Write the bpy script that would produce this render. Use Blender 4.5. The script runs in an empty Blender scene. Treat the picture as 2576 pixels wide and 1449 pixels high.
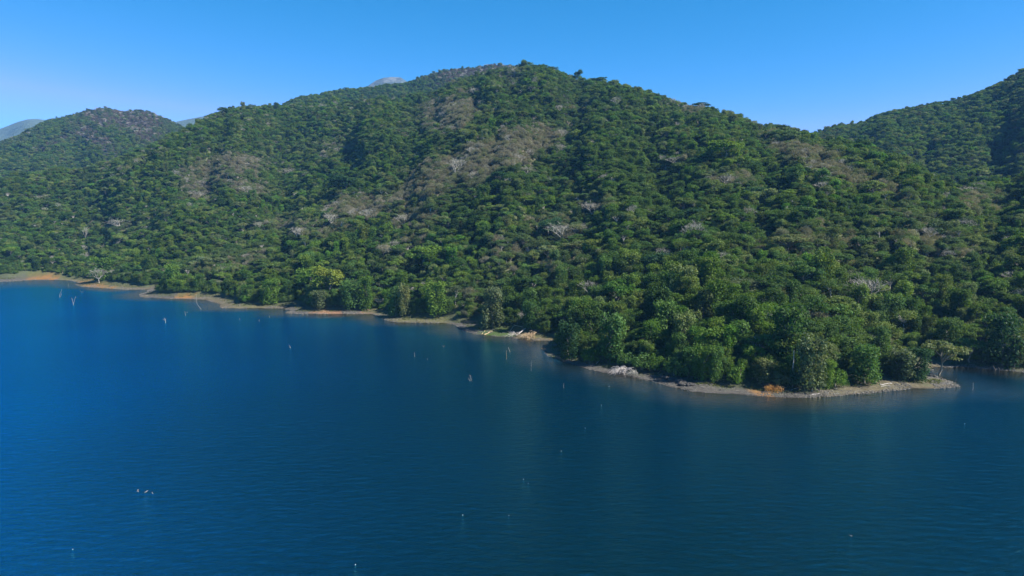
import bpy, math, random
import numpy as np
from mathutils import Vector

# ------------------------------------------------------------------ camera, sky, sun, exposure
scene = bpy.context.scene
col = scene.collection
CAM_H = 55.0
FPX = 1717.3                      # focal length in pixels of a 2576 x 1449 picture
CU, CV, HOR = 1288.0, 724.5, 560.0
PITCH = math.atan((CV - HOR) / FPX)

cam_data = bpy.data.cameras.new("camera")
cam = bpy.data.objects.new("camera", cam_data)
col.objects.link(cam)
cam_data.sensor_width = 36.0
cam_data.lens = 24.0
cam_data.clip_start = 0.5
cam_data.clip_end = 30000.0
cam.location = (0, 0, CAM_H)
cam.rotation_euler = (math.pi / 2 - PITCH, 0, 0)
scene.camera = cam

SUN_EL = math.radians(43)
SUN_AZ = math.radians(109)         # clockwise from the view direction
world = bpy.data.worlds.new("World")
scene.world = world
world.use_nodes = True
wn = world.node_tree
bg = wn.nodes["Background"]
sky = wn.nodes.new("ShaderNodeTexSky")
sky.sky_type = 'NISHITA'
sky.sun_disc = False
sky.sun_elevation = SUN_EL
sky.sun_rotation = SUN_AZ
sky.altitude = 2000
sky.air_density = 0.6
sky.dust_density = 0.0
sky.ozone_density = 6.0
# the camera's rendering of a deep blue sky: the red channel falls off faster than in the raw sky
sep = wn.nodes.new("ShaderNodeSeparateColor"); comb = wn.nodes.new("ShaderNodeCombineColor")
rp = wn.nodes.new("ShaderNodeMath"); rp.operation = 'POWER'; rp.inputs[1].default_value = 4.0
rm = wn.nodes.new("ShaderNodeMath"); rm.operation = 'MULTIPLY'; rm.inputs[1].default_value = 0.60
rc = wn.nodes.new("ShaderNodeMath"); rc.operation = 'MINIMUM'; rc.inputs[1].default_value = 1.5
bm_ = wn.nodes.new("ShaderNodeMath"); bm_.operation = 'MULTIPLY'; bm_.inputs[1].default_value = 1.12
gm = wn.nodes.new("ShaderNodeMath"); gm.operation = 'MULTIPLY'; gm.inputs[1].default_value = 1.03
wn.links.new(sky.outputs[0], sep.inputs[0])
wn.links.new(sep.outputs[0], rp.inputs[0]); wn.links.new(rp.outputs[0], rm.inputs[0]); wn.links.new(rm.outputs[0], rc.inputs[0]); wn.links.new(rc.outputs[0], comb.inputs[0])
wn.links.new(sep.outputs[1], gm.inputs[0]); wn.links.new(gm.outputs[0], comb.inputs[1])
wn.links.new(sep.outputs[2], bm_.inputs[0]); wn.links.new(bm_.outputs[0], comb.inputs[2])
wn.links.new(comb.outputs[0], bg.inputs[0])
bg.inputs[1].default_value = 0.077

sun_data = bpy.data.lights.new("sun", 'SUN')
sun_data.energy = 5.0
sun_data.angle = math.radians(0.5)
sun_data.color = (1.0, 0.94, 0.84)
sun = bpy.data.objects.new("sun", sun_data)
col.objects.link(sun)
sd = Vector((math.sin(SUN_AZ) * math.cos(SUN_EL), math.cos(SUN_AZ) * math.cos(SUN_EL), math.sin(SUN_EL)))
sun.rotation_euler = (-sd).to_track_quat('-Z', 'Y').to_euler()

scene.view_settings.view_transform = 'Standard'
scene.view_settings.look = 'None'
scene.view_settings.exposure = 1.5
scene.view_settings.gamma = 1.0
scene.render.engine = 'CYCLES'
cy = scene.cycles
cy.max_bounces = 5
cy.diffuse_bounces = 3
cy.glossy_bounces = 2
cy.transmission_bounces = 2
cy.transparent_max_bounces = 4
cy.volume_bounces = 0
cy.sample_clamp_indirect = 6
cy.use_denoising = True
cy.denoiser = 'OPENIMAGEDENOISE'
cy.denoising_prefilter = 'ACCURATE'

rng = np.random.default_rng(11)
random.seed(11)

# ------------------------------------------------------------------ helpers: rays, noise, tables
CP, SP = math.cos(PITCH), math.sin(PITCH)


def ray(u, v):
    a = (np.asarray(u, float) - CU) / FPX
    b = (CV - np.asarray(v, float)) / FPX
    return a, CP + b * SP, -SP + b * CP


def on_water(u, v):
    x, y, z = ray(u, v)
    t = -CAM_H / z
    return x * t, y * t


def project(x, y, z):
    zz = z - CAM_H
    f = y * CP - zz * SP
    up = y * SP + zz * CP
    f = np.maximum(f, 1e-3)
    return CU + FPX * x / f, CV - FPX * up / f


def hash2(ix, iy, seed):
    n = (ix.astype(np.int64) * 374761393 + iy.astype(np.int64) * 668265263 + seed * 1442695041) & 0xFFFFFFFF
    n = ((n ^ (n >> 13)) * 1274126177) & 0xFFFFFFFF
    n = n ^ (n >> 16)
    return (n & 0xFFFFFF) / float(0xFFFFFF)


def vnoise(x, y, seed=0):
    x = np.asarray(x, float); y = np.asarray(y, float)
    ix = np.floor(x); iy = np.floor(y)
    fx = x - ix; fy = y - iy
    fx = fx * fx * (3 - 2 * fx); fy = fy * fy * (3 - 2 * fy)
    a = hash2(ix, iy, seed); b = hash2(ix + 1, iy, seed)
    c = hash2(ix, iy + 1, seed); d = hash2(ix + 1, iy + 1, seed)
    return (a + (b - a) * fx) * (1 - fy) + (c + (d - c) * fx) * fy


def fbm(x, y, octaves=4, seed=0):
    s = 0; a = 0.5; t = 0
    for o in range(octaves):
        s = s + a * vnoise(x, y, seed + o * 17)
        t += a
        x = x * 2.03 + 13.1; y = y * 1.97 + 7.7; a *= 0.5
    return s / t


def sstep(a, b, x):
    t = np.clip((x - a) / (b - a), 0, 1)
    return t * t * (3 - 2 * t)


# ------------------------------------------------------------------ the lake shore, read as picture points on the water plane
SHORE_UV = [(-900, 700), (-500, 706), (-300, 702), (-100, 709), (0, 709), (50, 707), (75, 704.5), (130, 704), (180, 706), (196, 710), (190, 716),
            (207, 721), (250, 724), (300, 728), (325, 729.5), (368, 728), (372, 734), (352, 740), (354, 747), (400, 751), (475, 752), (515, 754),
            (550, 764), (557, 775), (600, 776), (644, 775), (715, 776), (728, 782), (716, 788), (769, 790), (844, 790), (936, 789.5),
            (956, 800), (989, 810), (1060, 812), (1119, 813), (1146, 817), (1156, 829), (1194, 840), (1244, 846), (1280, 848),
            (1310, 854), (1350, 857), (1383, 857), (1381, 864), (1366, 868), (1364, 878), (1380, 896), (1410, 909), (1448, 919), (1498, 933),
            (1560, 944), (1598, 950), (1648, 961), (1673, 969), (1704, 976), (1741, 984.6), (1779, 988), (1854, 992), (1929, 998),
            (2022, 1000), (2093, 997), (2122, 993.5), (2206, 987), (2289, 978), (2372, 976), (2412, 972), (2398, 962), (2362, 950), (2335, 936),
            (2350, 924), (2420, 923), (2497, 929), (2549, 934), (2576, 937), (2700, 946), (2850, 956), (3000, 960), (3300, 960), (3900, 960)]
sx, sy = on_water([p[0] for p in SHORE_UV], [p[1] for p in SHORE_UV])
POLY = [(float(a), float(b)) for a, b in zip(sx, sy)]
LAND = POLY + [(9000, POLY[-1][1]), (9000, 9000), (-9000, 9000), (-9000, POLY[0][1])]


def shore_dist(x, y):
    """metres inland of the waterline (negative over water)"""
    x = np.asarray(x, float).ravel(); y = np.asarray(y, float).ravel()
    out = np.empty(len(x))
    for c0 in range(0, len(x), 60000):
        px = x[c0:c0 + 60000]; py = y[c0:c0 + 60000]
        best = np.full(len(px), 1e18); inside = np.zeros(len(px), bool)
        n = len(LAND)
        for i in range(n):
            ax, ay = LAND[i]; bx, by = LAND[(i + 1) % n]
            if i < len(POLY) - 1:
                dx, dy = bx - ax, by - ay
                t = np.clip(((px - ax) * dx + (py - ay) * dy) / (dx * dx + dy * dy + 1e-9), 0, 1)
                d = (px - ax - t * dx) ** 2 + (py - ay - t * dy) ** 2
                best = np.minimum(best, d)
            if ay != by:
                cr = ((ay > py) != (by > py)) & (px < (bx - ax) * (py - ay) / (by - ay) + ax)
                inside ^= cr
        s = np.sqrt(best)
        out[c0:c0 + 60000] = np.where(inside, s, -s)
    return out


def table(rows):
    """rows (u, v_skyline, distance) -> azimuths, elevation tangents, distances"""
    u = np.array([r[0] for r in rows], float); v = np.array([r[1] for r in rows], float)
    x, y, z = ray(u, v)
    return np.arctan2(x, y), z / np.hypot(x, y), np.array([r[2] for r in rows], float)


def az_of(u, v=600.0):
    x, y, z = ray(u, v)
    return np.arctan2(x, y)


# main hill: skyline (tree tops) and how far its crest stands
RIDGE_A = table([(-900, 520, 1150), (-400, 470, 1150), (0, 450, 1120), (133, 428, 1100), (200, 424, 1080), (260, 407, 1060), (333, 382, 1040), (410, 354, 1020),
                 (483, 314, 1080), (533, 290, 1120), (583, 275, 1150), (640, 270, 1200), (700, 268, 1230), (760, 262, 1220), (860, 256, 1180),
                 (950, 250, 1130), (1040, 237, 1100), (1095, 229, 1080), (1160, 196, 1060), (1240, 176, 1040), (1309, 165, 1020), (1360, 169, 1010),
                 (1400, 177, 990), (1460, 198, 960), (1510, 206, 930), (1560, 215, 910), (1626, 229, 890), (1676, 244, 870),
                 (1718, 257, 850), (1784, 269, 820), (1817, 291, 800), (1884, 300, 780), (1917, 316, 760), (2017, 335, 720), (2054, 340, 700),
                 (2117, 354, 670), (2184, 371, 640), (2250, 394, 610), (2290, 417, 590), (2350, 434, 570), (2400, 462, 560),
                 (2450, 464, 580), (2510, 452, 620), (2576, 432, 650), (2750, 380, 700), (3100, 330, 760), (3900, 300, 800)])
BEACH = [(-900, 25), (0, 26), (130, 28), (196, 8), (250, 18), (340, 20), (362, 9), (420, 13), (500, 14), (560, 13), (650, 13), (720, 12), (850, 14),
         (940, 10), (960, 8), (1050, 14), (1119, 13), (1150, 6), (1200, 15), (1290, 16), (1370, 8), (1400, 7), (1500, 9.5), (1600, 11), (1700, 13.5), (1800, 14),
         (1900, 12), (2000, 9), (2050, 8), (2120, 13), (2250, 14), (2330, 11), (2412, 7), (2440, 6), (2576, 6), (3900, 6)]
BU = az_of([b[0] for b in BEACH]); BW = np.array([b[1] for b in BEACH], float)


def base_A(phi, r, s):
    dr = np.interp(phi, RIDGE_A[0], RIDGE_A[2])
    zr = ZR_A(phi)
    w = np.interp(phi, BU, BW)
    sw = np.maximum(s - w * 0.8, 0)
    t = sw / np.maximum(sw + np.maximum(dr - r, 0), 1e-3)
    P = 1 - (1 - t) ** 1.28
    front = zr * P
    back = zr * np.clip(1 - ((r - dr) / 700.0) ** 2 * 1.3, -0.1, 1)
    z = np.where(r < dr, front, back)
    beach = np.where(s < 0, np.maximum(0.16 * s, -9), 0.11 * np.minimum(s, w))
    return np.where(s < w * 0.8, beach, beach + z), t


_zr = [None]


def ZR_A(phi):
    return np.interp(phi, RIDGE_A[0], _zr[0])


# crest heights so that crest plus 7 m of trees meets the skyline seen
_zr[0] = CAM_H + RIDGE_A[1] * RIDGE_A[2] - 7.0


def H_A(x, y, s=None):
    x = np.asarray(x, float); y = np.asarray(y, float)
    if s is None:
        s = shore_dist(x, y).reshape(x.shape)
    phi = np.arctan2(x, y); r = np.hypot(x, y)
    z, t = base_A(phi, r, s)
    # spurs and gullies run down the slope
    g = fbm(phi * 17 + 0.9 * fbm(x / 160, y / 160, 2, 5), r / 520.0, 3, 3) - 0.5
    g2 = fbm(x / 46, y / 60, 3, 9) - 0.5
    env = np.sin(np.pi * np.clip(t, 0, 1)) ** 0.8
    z = z + env * (g * 58 + g2 * 11) * np.clip(r / 600, 0.35, 1.1)
    z = z + (fbm(x / 7, y / 7, 2, 21) - 0.5) * np.where(s > 0, np.clip(s / 8, 0, 1), 0) * 0.7
    return np.where(s > 0, np.maximum(z, 0.02 * s), z)


class Hill:
    def __init__(self, rows, front, z0, p=1.3, trees=7.0, seed=1, amp=1.0, back=0.9):
        self.a, self.e, self.d = table(rows)
        self.zr = CAM_H + self.e * self.d - trees
        self.front, self.z0, self.p, self.seed, self.amp, self.back = front, z0, p, seed, amp, back

    def H(self, x, y):
        phi = np.arctan2(x, y); r = np.hypot(x, y)
        d = np.interp(phi, self.a, self.d); zr = np.interp(phi, self.a, self.zr)
        t = (r - self.front) / (d - self.front)
        P = 1 - (1 - np.clip(t, 0, 1)) ** self.p
        f = self.z0 + (zr - self.z0) * P
        b = zr - (zr + 60) * np.clip((r - d) / (self.back * d), 0, 3) ** 1.6
        z = np.where(t < 1, f, b)
        env = np.sin(np.pi * np.clip(t, 0, 1)) ** 0.8
        L = (d.mean() - self.front) if np.size(d) else 500
        g = fbm(phi * 24 + fbm(x / 260, y / 260, 2, self.seed + 5), r / 700.0, 3, self.seed) - 0.5
        g2 = fbm(x / 70, y / 80, 3, self.seed + 2) - 0.5
        return z + env * (g * 95 + g2 * 26) * self.amp * min(1.0, L / 600)


HB = Hill([(380, 400, 1450), (480, 330, 1480), (533, 288, 1500), (583, 272, 1520), (667, 269, 1550), (717, 262, 1570), (750, 243, 1580), (800, 236, 1600), (859, 225, 1640),
           (930, 221, 1650), (1026, 208, 1660), (1075, 190, 1660), (1105, 177, 1660), (1150, 171, 1650), (1190, 170, 1650), (1235, 160, 1650), (1290, 164, 1650), (1330, 172, 1600), (1420, 215, 1550), (1600, 330, 1500)],
          1150, 105, seed=31, amp=0.5)
HD = Hill([(-900, 480, 2000), (-500, 440, 2000), (-200, 400, 2000), (0, 361, 2000), (60, 335, 2000), (117, 304, 2000), (187, 287, 2000), (225, 276, 2000), (260, 271, 2000), (310, 279, 1980), (350, 277, 1950),
           (383, 282, 1930), (410, 296, 1900), (433, 307, 1880), (480, 332, 1850), (560, 380, 1800), (700, 440, 1700)], 1250, 66, p=1.2, seed=51, amp=0.5)
HC = Hill([(1700, 420, 1300), (1860, 330, 1300), (1927, 316, 1300), (1967, 317, 1300), (2004, 331, 1280), (2040, 338, 1270), (2054, 334, 1270), (2090, 322, 1260), (2130, 316, 1255), (2174, 307, 1250), (2250, 279, 1250),
           (2317, 267, 1240), (2384, 259, 1230), (2434, 241, 1220), (2484, 222, 1210), (2534, 197, 1200), (2576, 174, 1200), (2650, 140, 1200), (2800, 100, 1200), (3100, 90, 1200), (3900, 150, 1200)],
          720, 62, p=1.15, seed=71, amp=0.5)
HE = Hill([(-900, 380, 5200), (-400, 345, 5200), (-100, 340, 5200), (0, 324, 5200), (43, 307, 5200), (70, 300, 5200), (95, 299, 5200), (130, 305, 5200), (200, 330, 5200), (380, 320, 4400), (437, 307, 4400), (480, 298, 4400), (520, 291, 4400), (560, 284, 4400), (640, 300, 4400), (800, 380, 4400)],
          3300, 60, p=1.1, seed=91, amp=1.6, trees=3)
HF = Hill([(840, 330, 3900), (890, 250, 3900), (919, 221, 3900), (945, 203, 3900), (965, 196, 3900), (985, 194, 3900), (1008, 195, 3900), (1022, 204, 3900), (1050, 230, 3900), (1120, 330, 3900)],
          2700, 200, p=1.0, seed=111, amp=0.8, trees=2, back=0.4)

# fine tune the crest so that the highest line of sight over the smooth slope meets the skyline
for _ in range(3):
    rr = np.linspace(150, 1400, 260)
    for i, ph in enumerate(RIDGE_A[0]):
        xs = np.sin(ph) * rr; ys = np.cos(ph) * rr
        z = H_A(xs, ys) + np.where(rr > 300, 7.0, 0)
        e = np.max(((z - CAM_H) / rr)[rr > 0.45 * RIDGE_A[2][i]])
        _zr[0][i] += (RIDGE_A[1][i] - e) * RIDGE_A[2][i] * 0.8
for hl in (HB, HD, HC, HE, HF):
    for _ in range(3):
        rr = np.linspace(hl.front, hl.d.max() * 1.2, 200)
        for i, ph in enumerate(hl.a):
            z = hl.H(np.sin(ph) * rr, np.cos(ph) * rr) + 7.0 * (hl.d.max() < 3000)
            e = np.max((z - CAM_H) / rr)
            hl.zr[i] += (hl.e[i] - e) * hl.d[i] * 0.8


def hit_A(u, v, dmax=1500.0):
    """where a line of sight meets the main hill"""
    x, y, z = ray(u, v)
    h = math.hypot(x, y)
    d = np.linspace(150, dmax, 2700)
    xs = x / h * d; ys = y / h * d; zs = CAM_H + z / h * d
    zt = np.maximum(H_A(xs, ys), 0)
    k = np.nonzero(zs <= zt)[0]
    i = k[0] if len(k) else int(np.argmin(zs - zt))
    return float(xs[i]), float(ys[i]), float(zt[i])


# ------------------------------------------------------------------ mesh helpers
def mesh_from(name, verts, faces_flat, nper, mats=(), attrs=None, smooth=False):
    """faces all with nper corners"""
    me = bpy.data.meshes.new(name)
    verts = np.asarray(verts, np.float32); ff = np.asarray(faces_flat, np.int32).ravel()
    nf = len(ff) // nper
    me.vertices.add(len(verts)); me.vertices.foreach_set("co", verts.ravel())
    me.loops.add(len(ff)); me.loops.foreach_set("vertex_index", ff)
    me.polygons.add(nf)
    me.polygons.foreach_set("loop_start", np.arange(nf, dtype=np.int32) * nper)
    try:
        me.polygons.foreach_set("loop_total", np.full(nf, nper, np.int32))
    except Exception:
        pass
    for k, (dom, typ, data) in (attrs or {}).items():
        at = me.attributes.new(k, typ, dom)
        at.data.foreach_set({'FLOAT': 'value', 'INT': 'value', 'FLOAT_VECTOR': 'vector', 'FLOAT_COLOR': 'color'}[typ], np.asarray(data).ravel())
    for m in mats:
        me.materials.append(m)
    if smooth:
        me.polygons.foreach_set("use_smooth", np.ones(nf, bool))
    me.update(calc_edges=True)
    return me


def link(name, me, parent=None, loc=None):
    o = bpy.data.objects.new(name, me)
    col.objects.link(o)
    if parent is not None:
        o.parent = parent
    if loc is not None:
        o.location = loc
    return o


def tag(o, label=None, cat=None, group=None, kind=None):
    if label: o["label"] = label
    if cat: o["category"] = cat
    if group: o["group"] = group
    if kind: o["kind"] = kind
    return o


def grid_mesh(name, X, Y, Z, mats, attrs=None, smooth=True):
    n, m = X.shape
    v = np.stack([X, Y, Z], -1).reshape(-1, 3)
    i = np.arange(n - 1)[:, None] * m + np.arange(m - 1)[None, :]
    f = np.stack([i, i + 1, i + m + 1, i + m], -1).reshape(-1, 4)
    return mesh_from(name, v, f, 4, mats, attrs, smooth)


def tubes(paths, sides=5):
    """paths: list of (points Nx3, radii N) -> verts, quads"""
    V = []; F = []; base = 0
    for pts, rad in paths:
        pts = np.asarray(pts, float); rad = np.asarray(rad, float)
        n = len(pts)
        T = np.gradient(pts, axis=0)
        T /= np.linalg.norm(T, axis=1)[:, None] + 1e-9
        ref = np.where(np.abs(T[:, 2:3]) > 0.9, np.array([[1.0, 0, 0]]), np.array([[0, 0, 1.0]]))
        A = np.cross(T, ref); A /= np.linalg.norm(A, axis=1)[:, None] + 1e-9
        B = np.cross(T, A)
        ang = np.arange(sides) * 2 * math.pi / sides
        ring = pts[:, None, :] + rad[:, None, None] * (np.cos(ang)[None, :, None] * A[:, None, :] + np.sin(ang)[None, :, None] * B[:, None, :])
        V.append(ring.reshape(-1, 3))
        k = np.arange(n - 1)[:, None] * sides + np.arange(sides)[None, :]
        k2 = np.arange(n - 1)[:, None] * sides + (np.arange(sides)[None, :] + 1) % sides
        F.append((np.stack([k, k2, k2 + sides, k + sides], -1) + base).reshape(-1, 4))
        # closed far end
        if sides >= 4:
            e = base + (n - 1) * sides
            F.append(np.array([[e, e + 1, e + 2, e + 3]]))
        base += n * sides
    return np.concatenate(V), np.concatenate(F)


# ------------------------------------------------------------------ materials
def new_mat(name):
    m = bpy.data.materials.new(name); m.use_nodes = True
    nt = m.node_tree
    b = nt.nodes["Principled BSDF"]
    return m, nt, b


def leaf_material():
    m, nt, b = new_mat("leaves")
    N, L = nt.nodes, nt.links
    t = N.new("ShaderNodeAttribute"); t.attribute_type = 'INSTANCER'; t.attribute_name = "tint"
    v = N.new("ShaderNodeAttribute"); v.attribute_type = 'GEOMETRY'; v.attribute_name = "leaf"
    mul = N.new("ShaderNodeMix"); mul.data_type = 'RGBA'; mul.blend_type = 'MULTIPLY'; mul.inputs[0].default_value = 1
    L.new(t.outputs["Color"], mul.inputs[6]); L.new(v.outputs["Color"], mul.inputs[7])
    L.new(mul.outputs[2], b.inputs["Base Color"])
    b.inputs["Roughness"].default_value = 0.55
    b.inputs["Specular IOR Level"].default_value = 0.08
    tr = N.new("ShaderNodeBsdfTranslucent")
    bright = N.new("ShaderNodeMix"); bright.data_type = 'RGBA'; bright.blend_type = 'MULTIPLY'; bright.inputs[0].default_value = 1
    L.new(mul.outputs[2], bright.inputs[6]); bright.inputs[7].default_value = (1.3, 1.35, 0.6, 1)
    L.new(bright.outputs[2], tr.inputs["Color"])
    mx = N.new("ShaderNodeMixShader"); mx.inputs[0].default_value = 0.36
    L.new(b.outputs[0], mx.inputs[1]); L.new(tr.outputs[0], mx.inputs[2])
    L.new(mx.outputs[0], N["Material Output"].inputs[0])
    return m


def bark_material(name, c1, c2, scale=2.5):
    m, nt, b = new_mat(name)
    N, L = nt.nodes, nt.links
    tc = N.new("ShaderNodeTexCoord")
    n = N.new("ShaderNodeTexNoise"); n.inputs["Scale"].default_value = scale; n.inputs["Detail"].default_value = 4
    L.new(tc.outputs["Object"], n.inputs["Vector"])
    r = N.new("ShaderNodeValToRGB"); r.color_ramp.elements[0].position = 0.35; r.color_ramp.elements[1].position = 0.68
    r.color_ramp.elements[0].color = (*c1, 1); r.color_ramp.elements[1].color = (*c2, 1)
    L.new(n.outputs[0], r.inputs[0]); L.new(r.outputs[0], b.inputs["Base Color"])
    b.inputs["Roughness"].default_value = 0.85
    return m


def ground_material():
    m, nt, b = new_mat("ground")
    N, L = nt.nodes, nt.links
    a = N.new("ShaderNodeAttribute"); a.attribute_name = "soil"
    tc = N.new("ShaderNodeTexCoord")
    n1 = N.new("ShaderNodeTexNoise"); n1.inputs["Scale"].default_value = 0.9; n1.inputs["Detail"].default_value = 8; n1.inputs["Roughness"].default_value = 0.75
    L.new(tc.outputs["Object"], n1.inputs["Vector"])
    vo = N.new("ShaderNodeTexVoronoi"); vo.inputs["Scale"].default_value = 1.4
    L.new(tc.outputs["Object"], vo.inputs["Vector"])
    mr = N.new("ShaderNodeMapRange"); mr.inputs[1].default_value = 0.3; mr.inputs[2].default_value = 0.7; mr.inputs[3].default_value = 0.55; mr.inputs[4].default_value = 1.4
    L.new(n1.outputs[0], mr.inputs[0])
    mr2 = N.new("ShaderNodeMapRange"); mr2.inputs[1].default_value = 0.0; mr2.inputs[2].default_value = 1.0; mr2.inputs[3].default_value = 0.8; mr2.inputs[4].default_value = 1.15
    L.new(vo.outputs["Color"], mr2.inputs[0])
    mm = N.new("ShaderNodeMath"); mm.operation = 'MULTIPLY'
    L.new(mr.outputs[0], mm.inputs[0]); L.new(mr2.outputs[0], mm.inputs[1])
    mul = N.new("ShaderNodeVectorMath"); mul.operation = 'SCALE'
    L.new(a.outputs["Color"], mul.inputs[0]); L.new(mm.outputs[0], mul.inputs[3])
    L.new(mul.outputs[0], b.inputs["Base Color"])
    bp = N.new("ShaderNodeBump"); bp.inputs["Strength"].default_value = 0.8; bp.inputs["Distance"].default_value = 0.25
    L.new(n1.outputs[0], bp.inputs["Height"]); L.new(bp.outputs[0], b.inputs["Normal"])
    b.inputs["Roughness"].default_value = 0.9
    b.inputs["Specular IOR Level"].default_value = 0.15
    return m


def water_material():
    m, nt, b = new_mat("lake water")
    N, L = nt.nodes, nt.links
    a = N.new("ShaderNodeAttribute"); a.attribute_name = "silt"
    mix = N.new("ShaderNodeMix"); mix.data_type = 'RGBA'
    L.new(a.outputs["Fac"], mix.inputs[0])
    dp = N.new("ShaderNodeAttribute"); dp.attribute_name = "sky_sheen"
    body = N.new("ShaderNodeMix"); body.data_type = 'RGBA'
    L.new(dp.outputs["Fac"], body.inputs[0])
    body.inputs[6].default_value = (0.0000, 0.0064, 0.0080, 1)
    body.inputs[7].default_value = (0.0000, 0.0230, 0.0880, 1)  # bluer body colour where the bright sky's reflection is painted in
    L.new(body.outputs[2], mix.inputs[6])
    mix.inputs[7].default_value = (0.036, 0.034, 0.027, 1)
    N.remove(b)
    dif = N.new("ShaderNodeBsdfDiffuse"); L.new(mix.outputs[2], dif.inputs["Color"])
    gl = N.new("ShaderNodeBsdfGlossy"); gl.inputs["Roughness"].default_value = 0.06
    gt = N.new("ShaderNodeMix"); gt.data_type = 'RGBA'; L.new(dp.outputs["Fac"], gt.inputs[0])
    gt.inputs[6].default_value = (0.10, 0.34, 0.34, 1); gt.inputs[7].default_value = (0.02, 0.56, 0.95, 1)  # gloss tinted blue on that side too, standing in for brighter sky
    gs = N.new("ShaderNodeMix"); gs.data_type = 'RGBA'; L.new(a.outputs["Fac"], gs.inputs[0])
    L.new(gt.outputs[2], gs.inputs[6]); gs.inputs[7].default_value = (0.65, 0.62, 0.52, 1)
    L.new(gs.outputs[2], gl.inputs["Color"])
    fr = N.new("ShaderNodeFresnel"); fr.inputs["IOR"].default_value = 1.19
    ms = N.new("ShaderNodeMixShader"); L.new(fr.outputs[0], ms.inputs[0]); L.new(dif.outputs[0], ms.inputs[1]); L.new(gl.outputs[0], ms.inputs[2])
    L.new(ms.outputs[0], N["Material Output"].inputs[0])
    tc = N.new("ShaderNodeTexCoord")

    def waves(scale, rot, sc, detail, rough=0.6, dist=0.4):
        mp = N.new("ShaderNodeMapping"); mp.inputs["Rotation"].default_value = (0, 0, math.radians(rot)); mp.inputs["Scale"].default_value = sc
        L.new(tc.outputs["Object"], mp.inputs[0])
        n = N.new("ShaderNodeTexNoise"); n.inputs["Scale"].default_value = scale; n.inputs["Detail"].default_value = detail
        n.inputs["Roughness"].default_value = rough; n.inputs["Distortion"].default_value = dist
        L.new(mp.outputs[0], n.inputs["Vector"])
        return n.outputs[0]
    w1 = waves(0.75, 14, (0.38, 1.0, 1), 6, 0.65)
    w2 = waves(2.3, -9, (0.45, 1.0, 1), 3)
    w3 = waves(0.035, 20, (0.5, 1.0, 1), 2, 0.5, 0.8)       # gusts: rougher and calmer patches
    b1 = N.new("ShaderNodeBump"); b1.inputs["Distance"].default_value = 0.62; b1.inputs["Strength"].default_value = 1.0
    b2 = N.new("ShaderNodeBump"); b2.inputs["Distance"].default_value = 0.13
    g = N.new("ShaderNodeMapRange"); g.inputs[1].default_value = 0.3; g.inputs[2].default_value = 0.7; g.inputs[3].default_value = 0.55; g.inputs[4].default_value = 1.0
    L.new(w3, g.inputs[0]); L.new(g.outputs[0], b2.inputs["Strength"])
    L.new(w1, b1.inputs["Height"]); L.new(w2, b2.inputs["Height"]); L.new(b1.outputs[0], b2.inputs["Normal"])
    for nd in (gl, fr):
        L.new(b2.outputs[0], nd.inputs["Normal"])
    return m


def plain(name, c, rough=0.6):
    m, nt, b = new_mat(name)
    b.inputs["Base Color"].default_value = (*c, 1); b.inputs["Roughness"].default_value = rough
    return m


def mountain_material():
    """distant slopes under scrub: clumps of crowns too far off to be told apart"""
    m, nt, b = new_mat("mountain scrub")
    N, L = nt.nodes, nt.links
    a = N.new("ShaderNodeAttribute"); a.attribute_name = "soil"
    tc = N.new("ShaderNodeTexCoord")
    n1 = N.new("ShaderNodeTexNoise"); n1.inputs["Scale"].default_value = 0.05; n1.inputs["Detail"].default_value = 8; n1.inputs["Roughness"].default_value = 0.7
    L.new(tc.outputs["Object"], n1.inputs["Vector"])
    mr = N.new("ShaderNodeMapRange"); mr.inputs[1].default_value = 0.3; mr.inputs[2].default_value = 0.7; mr.inputs[3].default_value = 0.6; mr.inputs[4].default_value = 1.4
    L.new(n1.outputs[0], mr.inputs[0])
    mul = N.new("ShaderNodeVectorMath"); mul.operation = 'SCALE'
    L.new(a.outputs["Color"], mul.inputs[0]); L.new(mr.outputs[0], mul.inputs[3])
    L.new(mul.outputs[0], b.inputs["Base Color"])
    bp = N.new("ShaderNodeBump"); bp.inputs["Distance"].default_value = 12
    L.new(n1.outputs[0], bp.inputs["Height"]); L.new(bp.outputs[0], b.inputs["Normal"])
    b.inputs["Roughness"].default_value = 0.9
    return m


M_LEAF = leaf_material()
M_BARK = bark_material("grey bark", (0.10, 0.085, 0.065), (0.22, 0.20, 0.165))
M_PALE = bark_material("pale bark", (0.22, 0.20, 0.175), (0.42, 0.39, 0.34))
M_TWIG = bark_material("grey twigs", (0.19, 0.178, 0.150), (0.32, 0.305, 0.265))
M_DEAD = bark_material("bleached dead wood", (0.20, 0.18, 0.17), (0.42, 0.385, 0.37), 1.2)
M_SNAG = bark_material("weathered snag wood", (0.17, 0.155, 0.14), (0.36, 0.33, 0.31), 1.2)
M_TAN = bark_material("tan dead wood", (0.24, 0.165, 0.09), (0.45, 0.34, 0.21), 1.5)
M_GROUND = ground_material()
M_WATER = water_material()
M_MOUNT = mountain_material()
M_STONE = bark_material("shore stone", (0.055, 0.052, 0.045), (0.120, 0.113, 0.098), 0.8)
M_DARKROCK = bark_material("dark wet earth", (0.012, 0.012, 0.012), (0.05, 0.045, 0.04), 0.8)
M_FLOAT = plain("white plastic", (0.55, 0.56, 0.54), 0.45)
M_CAPM = plain("pale cap", (0.55, 0.56, 0.55), 0.4)

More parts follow.
